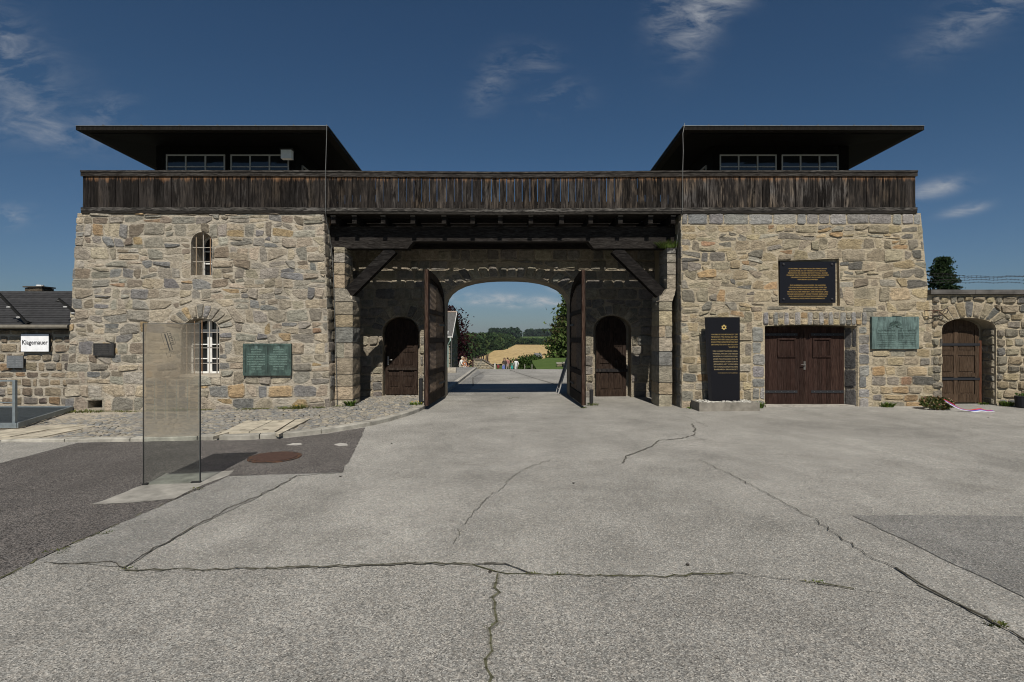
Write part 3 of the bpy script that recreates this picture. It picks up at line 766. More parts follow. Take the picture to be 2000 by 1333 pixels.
region = [(4.26, -.02), (10.58, -.02), (10.28, ZT-.0), (4.29, ZT-.0)]
reg1 = [(4.26, 1.62), (10.43, 1.62), (10.17, ZT-.29), (4.27, ZT-.29)]
it = [(p, fmap, SH(), 'right', False) for p in squared(reg1, .225, .335, [gop, lint, jl, jr, pq], (.007, .019), .36, .6, .09, .04)]
it += [(p, fmap, U(.008, .03), 'right', False) for p in coursed(4.27, 5.98, -.02, 1.62, .22, .33, [gop], (.012, .022), .02)]
it += [(p, fmap, U(.008, .03), 'right', False) for p in coursed(8.9, 10.55, -.02, 1.62, .21, .42, [gop], (.012, .022), .02)]
it += [(p, fmap, U(.012, .035), 'granite', False) for p in coursed(4.28, 10.14, ZT-.28, ZT, .28, .42, (), (.010, .018), .012)]
it += [(p, fmap, U(.012, .03), 'granite', False) for p in coursed(GX0-.31, GX0+.0, .0, GZ-.02, .25, .6, (), (.010, .016), .012)+coursed(GX1+.01, GX1+.28, .0, GZ-.02, .26, .6, (), (.010, .016), .012)]
x = GX0-.04; k = 0
while x < GX1+.12:
    w = U(.11, .16)
    if k % 2 == 0: it.append((inset([(x, GZ+.02), (x+w, GZ+.02), (x+w+U(-.01, .01), GZ+.34), (x, GZ+.34)], .008), fmap, U(.015, .04), 'granite', False))
    else: it += [(inset([(x, GZ+.02), (x+w, GZ+.02), (x+w, GZ+.16), (x, GZ+.16)], .008), fmap, U(.015, .04), 'right', False), (inset([(x, GZ+.18), (x+w, GZ+.18), (x+w, GZ+.34), (x, GZ+.34)], .008), fmap, U(.015, .04), 'right', False)]
    x += w; k += 1
# rough granite in the right doorway reveal, its shade put into the darker colour
def revmap(t, z, h): return (GX1-.14*t-h*.9, 13.24+.36*t-h*.3, z)
it += [(p, revmap, U(.012, .03), 'shaded_jamb', True) for p in coursed(.02, .98, .02, GZ-.03, .42, 1.2, (), (.008, .012), .01)]
smap2 = lambda y, z, h: (4.27-h, y, z)
it += [(p, smap2, U(.008, .03), 'gate', True) for p in coursed(13.22, 14.6, 0, ZT, .3, .5, (), (.008, .018))]
lay(rt, it, 300)

# double door in the right tower
dd = thing('double_door', (7.5, 13.56, gz(7.5)), 'dark brown two-leaf plank door with black strap hinges in the right tower', 'door')
dy = 13.53; DX0, DX1 = GX0+.13, GX1-.15; mid = (DX0+DX1)/2
def wd(a=0.):
    t = U(.8, 1.25); return (.026*t, .0148*t, .012*t, a*.35)
for (a, b) in ((DX0, mid-.004), (mid+.004, DX1)):
    mb = MB(); mb.box(a, b, dy+.02, dy+.06, .07, GZ-.02, (.02, .012, .01, 0)); lf = mb.build('door_leaf', 'timber', dd)
    x = a; n = 9; w = (b-a)/n
    for k in range(n):
        mb = MB(); mb.box(x+.002, x+w-.002, dy-.012+U(-.002, .002), dy+.0185, .08, GZ-.03+.03*(1-abs(x-mid)/1.1), wd(U(0, .18))); mb.build('plank', 'timber', lf); x += w
    cx = a+(b-a)*(.56 if a < mid-.5 else .43)
    for (p0, p1) in (((cx-.23, 1.28), (cx+.23, 1.28)), ((cx-.23, 1.72), (cx+.23, 1.72)), ((cx-.21, 1.305), (cx-.21, 1.695)), ((cx+.21, 1.305), (cx+.21, 1.695))):
        mb = MB(); mb.bar((p0[0], dy-.026, p0[1]), (p1[0], dy-.026, p1[1]), .026, .045, (0, 0, 1) if p0[1] == p1[1] else (1, 0, 0), wd(.1)); mb.build('hatch_frame', 'timber', lf)
    sgn = 1 if a < mid-.5 else -1; e = a+.01 if sgn > 0 else b-.01
    for z in (.40, 1.83):
        mb = MB(); xx = sorted((e, e+sgn*.82)); mb.box(xx[0], xx[1], dy-.024, dy-.0135, z-.032, z+.032, (.016, .017, .02, 1)); mb.build('strap_hinge', 'paint', lf)
        for q in range(5):
            mb = MB(); mb.box(e+sgn*(.1+q*.16)-.009, e+sgn*(.1+q*.16)+.009, dy-.031, dy-.0242, z-.009, z+.009, (.07, .07, .075, 1)); mb.build('rivet', 'paint', lf)
mb = MB(); mb.box(mid-.02, mid+.03, dy-.03, dy-.0135, .95, 1.16, (.12, .11, .1, 1)); mb.build('lock_plate', 'metal_galv', dd)
mb = MB(); mb.tube([(mid+.005, dy-.03, 1.08), (mid+.005, dy-.075, 1.08), (mid-.11, dy-.08, 1.075)], .011, 6, (.1, .09, .085, 1)); mb.build('door_handle', 'metal_galv', dd)
mb = MB(); mb.box(DX1+.006, DX1+.05, dy-.0, dy+.06, .05, GZ-.1, (.33, .27, .2, 1)); mb.build('door_frame', 'timber', dd)
mb = MB(); mb.box(GX0+.05, GX1-.05, 13.25, 13.7, -.03, gz(7.5)+.03, (.3, .28, .25, 1)); mb.build('threshold', 'concrete', dd)

# --- gate wall at the back of the recess
random.seed(44)
GY = 15.65
gw = thing('gate_wall', (0, GY+.5, 0), 'dark coursed stone wall with segmental archway between the two towers', 'wall')
AX0, AX1, AZS, AR = -1.83, 1.85, 2.62, .86
def basket(x0, x1, z0, zs, rise, n=18):
    cx, r = (x0+x1)/2, (x1-x0)/2; p = [(x0, z0), (x1, z0)]
    for k in range(n+1):
        a = math.pi*k/n; c, s_ = math.cos(a), math.sin(a); e = 2.5
        m = (abs(c)**e+abs(s_)**e)**(-1/e); p.append((cx+r*c*m, zs+rise*s_*m))
    return p
aop = basket(AX0, AX1, -.5, AZS, AR)
DL = (-3.60, -2.52, -.4, 1.92, .44); DRr = (2.50, 3.60, -.4, 1.98, .42)
dop1, dop2 = arch_poly(*DL), arch_poly(*DRr)
mb = MB(); mb.box(-4.75, 4.6, GY, GY+1.05, -.3, 4.66)
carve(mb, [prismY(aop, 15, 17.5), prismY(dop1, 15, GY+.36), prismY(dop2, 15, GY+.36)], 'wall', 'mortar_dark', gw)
gmap = lambda x, z, h: (x, GY-h, z)
ringA = basket(AX0-.36, AX1+.36, AZS-.2, AZS+.02, AR+.42)
rl = arch_poly(DL[0]-.25, DL[1]+.25, DL[3]-.05, DL[3], DL[4]+.33); rr_ = arch_poly(DRr[0]-.25, DRr[1]+.25, DRr[3]-.05, DRr[3], DRr[4]+.33)
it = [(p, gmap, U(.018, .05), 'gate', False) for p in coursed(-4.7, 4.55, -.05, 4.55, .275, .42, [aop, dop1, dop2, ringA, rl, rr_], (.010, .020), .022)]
def sring(x0, x1, zs, rise, t, n):
    cx, r = (x0+x1)/2, (x1-x0)/2; out = []; e = 2.5
    f = lambda aa, tt: (cx+(r+tt)*math.cos(aa)*(abs(math.cos(aa))**e+abs(math.sin(aa))**e)**(-1/e), zs+(rise+tt)*math.sin(aa)*(abs(math.cos(aa))**e+abs(math.sin(aa))**e)**(-1/e))
    for k in range(n):
        a, b = math.pi*k/n+.008, math.pi*(k+1)/n-.008; tt = t*U(.8, 1.1)
        p = [f(a, .015), f(a, tt), f(b, tt), f(b, .015)]
        if area(p) < 0: p.reverse()
        p = inset(p, .008)
        if len(p) > 2: out.append(p)
    return out
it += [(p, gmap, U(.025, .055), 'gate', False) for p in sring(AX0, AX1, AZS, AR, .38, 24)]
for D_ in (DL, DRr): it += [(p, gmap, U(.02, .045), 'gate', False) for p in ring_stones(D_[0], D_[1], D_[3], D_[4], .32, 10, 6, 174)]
lay(gw, it, 300)

def panel_door(name, x0, x1, y, z0, zs, rise, label, cols=2, rows=(.0, .36, .66, .95), hinge='r', col=(.025, .0165, .013), strap=()):
    d = thing(name, ((x0+x1)/2, y, z0), label, 'door')
    def J(a=.1):
        t = U(.86, 1.14); return (col[0]*t, col[1]*t, col[2]*t, a*.4)
    prismY(arch_poly(x0, x1, z0, zs, rise), y, y+.04, J(.3)).build('door_leaf', 'timber', d)
    w = x1-x0; H = zs-z0
    cs = [x0+w*k/cols for k in range(cols+1)]
    for k, x in enumerate(cs):
        a = x-(0 if k == 0 else .055); b = x+(0 if k == cols else .055)
        if k == 0: b = x+.10
        if k == cols: a = x-.10
        mb = MB(); mb.box(a, b, y-.022, y-.001, z0+.002, zs+(rise*.8 if 0 < k < cols else .0), J(.25)); mb.build('stile', 'timber', d)
    for r in rows:
        z = z0+H*r; hh = .2 if r == rows[0] else .1
        for k in range(cols):
            a = cs[k]+(.101 if k == 0 else .056); b = cs[k+1]-(.101 if k == cols-1 else .056)
            mb = MB(); mb.box(a, b, y-.02, y-.001, z+.002, z+hh, J(.25)); mb.build('rail', 'timber', d)
    for i, r in enumerate(rows):
        z = z0+H*r+(.2 if i == 0 else .1); zt = z0+H*rows[i+1] if i+1 < len(rows) else zs
        for k in range(cols):
            a = cs[k]+(.101 if k == 0 else .056); b = cs[k+1]-(.101 if k == cols-1 else .056)
            if zt-z > .12:
                mb = MB(); mb.box(a+.04, b-.04, y-.012, y-.001, z+.04, zt-.04, J(.15)); mb.build('panel', 'timber', d)
    for z in strap:
        mb = MB(); mb.box(x0+.03, x1+.02, y-.034, y-.0225, z-.03, z+.03, (.017, .018, .022, 1)); mb.build('strap_hinge', 'paint', d)
    return d
dl = panel_door('arched_door', DL[0]+.03, DL[1]-.1, GY+.24, .02+gz(-3)+SWZ, DL[3], DL[4]-.03, 'dark brown arched panel door with lever handle, on the cobbles left of the archway', rows=(0., .30, .40, .68, .98))
mb = MB(); mb.box(DL[0]+.1, DL[0]+.14, GY+.20, GY+.217, .95, 1.2, (.35, .34, .33, 1)); mb.tube([(DL[0]+.12, GY+.2, 1.1), (DL[0]+.12, GY+.15, 1.1), (DL[0]+.25, GY+.14, 1.1)], .012, 6, (.4, .39, .37, 1)); mb.build('door_handle', 'metal_galv', dl)
mb = MB(); mb.box(DL[0]+.1, DL[1]-.12, GY+.19, GY+.217, .80, .87, (.03, .022, .018, .1)); mb.build('cross_bar', 'timber', dl)
dr = panel_door('arched_door', DRr[0]+.12, DRr[1]-.1, GY+.24, .02, DRr[3], DRr[4]-.03, 'dark brown arched panel door with iron cross bar, right of the archway', rows=(0., .40, .50, .76, .98))
mb = MB(); mb.box(DRr[0]+.1, DRr[1]-.06, GY+.19, GY+.217, .75, .84, (.018, .017, .018, .1)); mb.build('cross_bar', 'timber', dr)

# --- piers in front of the recess
random.seed(51)
def rough_block(mb, x0, x1, y0, y1, z0, z1, col, j=.014, n=3):
    """hewn block: subdivided box with uneven faces"""
    idx = {}; V = []
    def vid(i, k, l):
        if (i, k, l) not in idx:
            e = sum(1 for q in (i, k, l) if q in (0, n)); s_ = 1. if e < 2 else -.6
            c = Vector((x0+(x1-x0)*i/n, y0+(y1-y0)*k/n, z0+(z1-z0)*l/n)); m = Vector(((x0+x1)/2, (y0+y1)/2, (z0+z1)/2))
            d = Vector(((i == n)-(i == 0), (k == n)-(k == 0), (l == n)-(l == 0)))
            V.append(c+d*(j*U(-.2, 1.)*s_)); idx[(i, k, l)] = len(V)-1
        return idx[(i, k, l)]
    fs = []
    for a in range(n):
        for b in range(n):
            fs += [(vid(a, b, 0), vid(a, b+1, 0), vid(a+1, b+1, 0), vid(a+1, b, 0)), (vid(a, b, n), vid(a+1, b, n), vid(a+1, b+1, n), vid(a, b+1, n)),
                   (vid(a, 0, b), vid(a+1, 0, b), vid(a+1, 0, b+1), vid(a, 0, b+1)), (vid(a, n, b), vid(a, n, b+1), vid(a+1, n, b+1), vid(a+1, n, b)),
                   (vid(0, a, b), vid(0, a, b+1), vid(0, a+1, b+1), vid(0, a+1, b)), (vid(n, a, b), vid(n, a+1, b), vid(n, a+1, b+1), vid(n, a, b+1))]
    mb.add(V, fs, col)
def pier(label, xo, xi, xt0, xt1, ztop):
    x0, x1 = sorted((xo, xi)); t0, t1 = sorted((xt0, xt1))
    r = thing('stone_pier', ((x0+x1)/2, 13.85, gz(xo)), label, 'pier', 'stone piers carrying the timber braces')
    mb = MB(); mb.box(x0+.02, x1-.02, 13.53, 14.2, -.2, 2.80); mb.build('core', 'mortar', r)
    mb = MB(); mb.box(t0+.02, t1-.02, 13.53, 14.2, 2.805, ztop-.03); mb.build('upper_core', 'mortar', r)
    z = gz(xo)-.05
    while z < 2.62:
        h = min(U(.24, .42), 2.66-z)
        if U(0, 1) < .3:
            m = x0+(x1-x0)*U(.4, .6); rb = [(x0, m-.006), (m+.006, x1)]
        else: rb = [(x0, x1)]
        for a, b in rb:
            mb = MB(); rough_block(mb, a, b, 13.5, 14.22, z+.008, z+h-.008, pick('pier')); mb.build('stone', 'stone', r)
        z += h
    # sloped shoulder that carries the brace
    s_ = [(x0, z), (x1, z), (t1, 2.98), (t0, 2.98)]
    prismY(s_, 13.49, 14.2, pick('pier')).build('shoulder_stone', 'stone', r); z = 2.99
    while z < ztop-.05:
        h = min(U(.2, .34), ztop-z)
        mb = MB(); rough_block(mb, t0, t1, 13.5, 14.2, z+.008, z+h-.006, pick('pier')); mb.build('stone', 'stone', r); z += h
    return r
pl = pier('stacked stone pier beside the left tower, with a cable running down it', -4.30, -3.85, -4.32, -4.05, 4.02)
pr = pier('stacked stone pier beside the right tower, with grass on its top', 4.13, 3.80, 4.22, 4.0, 4.0)

# --- right boundary wall with its door
random.seed(61)
bw = thing('boundary_wall', (13.5, 13.6, gz(13)), 'coursed stone boundary wall with coping, running right from the right tower', 'wall')
BZ = 2.80
D3 = (10.64, 11.96, -.4, 1.98, .26); dop3 = arch_poly(*D3)
mb = MB(); mb.box(10.30, 18.5, 13.22, 13.95, -.3, BZ)
carve(mb, [prismY(dop3, 12.5, 13.63)], 'wall', 'mortar_tan', bw)
ring3 = arch_poly(D3[0]-.15, D3[1]+.2, D3[3]-.02, D3[3]+.02, D3[4]+.4)
bmap = lambda x, z, h: (x, 13.22-h, z)
it = [(p, bmap, U(.03, .07), 'wall', False) for p in coursed(10.38, 14.6, .05, BZ-.03, .205, .30, [dop3, ring3], (.014, .028), .022)]
it += [(p, bmap, U(.02, .05), 'wall', False) for p in ring_stones(D3[0], D3[1], D3[3], D3[4], .36, 11, 14, 166)]
rmap = lambda y, z, h: (D3[1]-h, y, z)
it += [(p, rmap, U(.02, .05), 'wall', True) for p in coursed(13.25, 13.62, .08, D3[3]-.02, .2, .5, (), (.012, .02), .01)]
lay(bw, it, 300)
x = 10.28
while x < 18.5:
    w = U(1.0, 1.5); mb = MB(); rough_block(mb, x, x+w-.008, 13.10, 14.05, BZ+.004, BZ+.115, (.085, .08, .075, 1), .006, 2); mb.build('coping_stone', 'concrete', bw); x += w
d3 = panel_door('plank_door', D3[0]+.02, D3[1]-.14, 13.56, gz(11.3)+.04, D3[3], D3[4]-.03, 'faded brown panel door with two black straps in the right boundary wall', rows=(0., .345, .635, .98), col=(.05, .033, .022), strap=(.72, 1.58))
mb = MB(); mb.box(D3[1]-.13, D3[1]-.07, 13.54, 13.6, gz(11.3)+.03, D3[3]-.3, (.08, .035, .022, .1)); mb.build('door_frame', 'timber', d3)
# wrought iron scroll
sb = thing('iron_bracket', (10.6, 13.1, 2.4), 'small wrought iron scroll bracket on the wall beside the right tower', 'bracket')
b0 = P(1817, 611, 13.05)
def spiral(cx, cz, r, turns, s_=1, ph=0): return [(cx+r*(1-k/26.)*math.cos(ph+s_*2*math.pi*turns*k/26.), 13.05, cz+r*(1-k/26.)*math.sin(ph+s_*2*math.pi*turns*k/26.)) for k in range(24)]
sx = lambda px: (px-HX)/F*13.05
szz = lambda py: EYE-(py-HY)/F*13.05
mb = MB(); mb.tube([(sx(1815), 13.2, szz(607)), (sx(1816), 13.05, szz(607)), (sx(1840), 13.05, szz(607)), (sx(1846), 13.05, szz(603.5)), (sx(1850), 13.05, szz(602.5)), (sx(1852), 13.05, szz(606)), (sx(1850), 13.05, szz(611)), (sx(1844), 13.05, szz(614))], .011, 5, (.02, .018, .017, 1)); mb.build('arm', 'rusty_iron', sb)
for (q, r, s_) in ((1823, 3.8, 1), (1834, 3., -1)):
    mb = MB(); mb.tube(spiral(sx(q), szz(612), r/F*13.05, 1.6, s_), .008, 5); mb.build('scroll', 'rusty_iron', sb)
mb = MB(); mb.tube([(sx(1817), 13.05, szz(617)), (sx(1838), 13.05, szz(615.5)), (sx(1846), 13.05, szz(606))], .009, 5); mb.build('brace', 'rusty_iron', sb)

# --- left wall with the low shingled roof
random.seed(71)
lw = thing('memorial_wall', (-13, 13.8, gz(-13)), 'brown coursed stone wall left of the left tower, under a low dark roof', 'wall')
mb = MB(); mb.box(-18.5, -10.6, 13.50, 14.1, -.4, 2.02); mb.build('wall', 'mortar', lw)
kmap = lambda x, z, h: (x, 13.50-h, z)
lay(lw, [(p, kmap, U(.012, .042), 'old', False) for p in coursed(-15.2, -10.66, -.12, 1.95, .20, .30, (), (.020, .034), .022)], 300)
rf = thing('low_roof', (-14, 14, 2.0), 'dark shingled lean-to roof with grey gutter left of the left tower', 'roof')
s0, s1 = Vector((0, 13.32, 2.06)), Vector((0, 14.66, 2.985)); n = 15
for k in range(n):
    a = s0+(s1-s0)*(k/n); b = s0+(s1-s0)*((k+1.25)/n); up = Vector((0, -.57, .82))*.012
    q = [(-18.6, *(a+up*1.4).yz), (-10.72, *(a+up*1.4).yz), (-10.72, *(b+up*.2).yz), (-18.6, *(b+up*.2).yz)]
    t = U(.8, 1.2); mb = MB(); mb.prism(q, (0, .007, -.010), (.030*t, .030*t, .032*t, 1)); mb.build('shingle_course', 'shingle', rf)
mb = MB(); mb.prism([(-18.55, 13.36, 1.99), (-18.55, 14.66, 2.92), (-18.55, 16., 2.0)], (7.82, 0, 0), (.05, .045, .04, 1)); mb.build('roof_body', 'timber', rf)
mb = MB(); mb.prism([(-18.6, 14.67, 2.995), (-10.73, 14.67, 2.995), (-10.73, 15.95, 2.08), (-18.6, 15.95, 2.08)], (0, .01, .02), (.03, .03, .03, 1)); mb.build('rear_slope', 'shingle', rf)
mb = MB(); mb.tube([(-18.6, 13.26, 2.02), (-10.75, 13.26, 2.02)], .052, 10, (.21, .19, .155, 1)); mb.build('gutter', 'metal_galv', rf)
mb = MB(); mb.box(-18.5, -10.7, 13.31, 13.44, 1.93, 2.0, (.04, .035, .03, .1)); mb.build('fascia', 'beam_wood', rf)
c0 = P(77, 566, 15.2)
ch = thing('chimney', (c0.x, 15.2, 2.6), 'short stone chimney stub with white cap on the low left roof', 'chimney')
mb = MB(); rough_block(mb, c0.x-.25, c0.x+.25, 15.0, 15.4, 2.45, 3.14, (.1, .08, .06, 1), .02); mb.build('stack', 'stone', ch)
mb = MB(); mb.box(c0.x-.27, c0.x+.27, 14.97, 15.43, 3.145, 3.18, (.06, .055, .05, 1)); mb.build('cap', 'concrete', ch)
mb = MB(); mb.disc((c0.x+.02, 15.2, 3.182), .09, .05, 10, (.7, .7, .7, 1)); mb.build('flue_lid', 'paint', ch)
for (pa, pb, lab) in (((-2, 574), (40, 629), 'black fence iron with white insulators slanting over the low roof at the picture edge'), ((114, 584), (146, 617), 'black fence iron with insulators slanting over the low roof beside the left tower')):
    a, b = P(*pa, 13.1), P(*pb, 13.1); b.y = 13.25; r = thing('fence_iron', b, lab, 'fence post', 'slanting fence irons')
    mb = MB(); mb.bar(b+(b-a)*.05, a, .05, .05, (0, 1, 0), (.012, .012, .012, 1)); mb.build('iron', 'paint', r)
    mb = MB(); mb.bar(b-(b-a)*.02, b+Vector((0, .35, -.1)), .05, .05, (0, 0, 1), (.012, .012, .012, 1)); mb.build('foot', 'paint', r)
    for k in range(3):
        q = a+(b-a)*(.12+.36*k); mb = MB(); mb.tube([q+Vector((-.1, -.03, -.0)), q+Vector((-.05, -.03, 0)), q+Vector((-.015, -.02, 0))], [.02, .028, .016], 7, (.35, .35, .35, 1) if k else (.03, .03, .03, 1)); mb.build('insulator', 'paint', r)

# ------------------------------------------------------------------ timber walkway across the gate
random.seed(81)
ww_ = thing('timber_walkway', (0, 14.6, 4.6), 'dark weathered timber walkway with boarded parapet spanning both towers', 'walkway')
PX0, PX1, PF = -10.38, 10.0, 13.235
def dk(a=.0, k=1.):
    t = U(.75, 1.3)*k; return (.0125*t, .0108*t, .0100*t, a)
def sag(x): return -.035*max(0, 1-abs(x)/5.5)
def wear(x):
    if x > 4.3: return U(.15, .85)*(.95 if x < 9.3 else .3)
    if x > -4.3: return U(.1, .42)
    return U(.03, .32) if x > -9 else U(0, .12)
x = PX0; proto = None
while x < PX1-.05:
    w = .188 if random.random() > .12 else .24
    w = min(w, PX1-x); gp_ = U(.006, .018) if -1.9 < x < 2.6 else U(.004, .012)
    z0 = 4.86+sag(x)+U(-.006, .006); z1 = 5.72+sag(x); yo = U(-.006, .006)
    mb = MB(); mb.box(x+gp_/2, x+w-gp_/2, PF+yo, PF+.026+yo, z0, z1, dk(wear(x), U(.5, 1.7))); mb.build('plank', 'plank_wood', ww_); x += w
def lrail(name, y0, y1, z0, z1, col, x0=PX0-.03, x1=PX1+.03, n=24):
    mb = MB(); V = []
    for k in range(n+1):
        x = x0+(x1-x0)*k/n; s_ = sag(x); V += [(x, y0, z0+s_), (x, y1, z0+s_), (x, y1, z1+s_), (x, y0, z1+s_)]
    fs = [(k*4+j, k*4+4+j, k*4+4+(j+1) % 4, k*4+(j+1) % 4) for k in range(n) for j in range(4)]+[(3, 2, 1, 0), (n*4, n*4+1, n*4+2, n*4+3)]
    mb.add(V, fs, col); return mb.build(name, 'beam_wood', ww_)
lrail('handrail', PF-.05, PF+.15, 5.795, 5.835, (.03, .027, .025, .5))
lrail('top_rail', PF-.035, PF-.007, 5.695, 5.794, (.024, .021, .019, .3))
lrail('inner_rail', PF+.033, PF+.08, 5.69, 5.79, (.024, .021, .019, .3))
lrail('bottom_rail', PF-.03, PF-.007, 4.855, 4.935, (.03, .028, .026, .9))
lrail('inner_bottom_rail', PF+.033, PF+.07, 4.9, 5.04, (.024, .021, .019, .3))
lrail('sill_beam', PF-.02, PF+.16, 4.79, 4.852, (.02, .018, .016, .1))
for xe, s_ in ((PX0, 1), (PX1, -1)):          # returns at both ends
    for k in range(14):
        y = PF+.04+k*.19; mb = MB(); mb.box(min(xe, xe+s_*.026), max(xe, xe+s_*.026), y+.003, y+.186, 4.86, 5.70, dk(.1)); mb.build('plank', 'plank_wood', ww_)
    mb = MB(); mb.box(min(xe, xe+s_*.15)-.01, max(xe, xe+s_*.15)+.01, PF+.16, 15.95, 5.755, 5.83, dk(.2)); mb.build('handrail', 'beam_wood', ww_)
RY = 15.98
x = -4.5
while x < 4.5:
    mb = MB(); mb.box(x+.002, x+.192, RY, RY+.026, 4.86, 5.68, dk(.2)); mb.build('rear_plank', 'plank_wood', ww_); x += .194
mb = MB(); mb.box(-4.55, 4.55, RY-.05, RY+.12, 5.682, 5.76, dk(.2)); mb.build('rear_handrail', 'beam_wood', ww_)
# deck boards with open joints (the sun comes through them on to the gate wall)
ys = [13.40, 13.72, 14.06, 14.375, 14.68, 14.99, 15.31, 15.63, 15.95]
for a, b in zip(ys, ys[1:]):
    mb = MB(); mb.box(-4.5, 4.45, a+.028, b-.026, 4.78, 4.798, dk(.1)); mb.build('deck_board', 'beam_wood', ww_)
JX = [-4.28]+[(px-HX)/F*13.32 for px in (692, 748, 806, 867, 923, 977, 1037, 1097, 1154, 1212, 1271)]+[4.1]
for x in JX:
    mb = MB(); mb.box(x-.055, x+.055, 13.33, 16.4, 4.565, 4.762, dk(.15)); j = mb.build('joist', 'beam_wood', ww_)
    mb = MB(); mb.box(x-.06, x+.06, 13.305, 13.328, 4.735, 4.765, (.13, .12, .11, .8)); mb.build('joist_cap', 'beam_wood', j)
mb = MB(); mb.box(-4.5, 4.28, 13.66, 13.96, 4.185, 4.562, (.016, .014, .013, .12)); mb.build('main_beam', 'beam_wood', ww_)
mb = MB(); mb.box(-4.5, 4.28, 15.3, 15.6, 4.3, 4.562, dk(.1)); mb.build('rear_beam', 'beam_wood', ww_)
for (xa, xb, xc) in ((-4.5, -2.36, -2.50), (4.25, 2.05, 2.19)):
    prismY([(xa, 4.003), (xc, 4.003), (xb, 4.182), (xa, 4.182)] if xa < 0 else [(xc, 4.003), (xa, 4.003), (xa, 4.182), (xb, 4.182)], 13.64, 13.97, (.016, .014, .013, .15)).build('bolster', 'beam_wood', ww_)
for (a, b) in (((-4.10, 13.80, 2.80), (-2.90, 13.80, 4.0)), ((3.98, 13.80, 2.80), (2.75, 13.80, 4.0))):
    mb = MB(); a, b = Vector(a), Vector(b); mb.bar(a-(b-a)*.0, b, .26, .24, (0, 1, 0), (.009, .008, .0078, .12)); mb.build('brace', 'beam_wood', ww_)

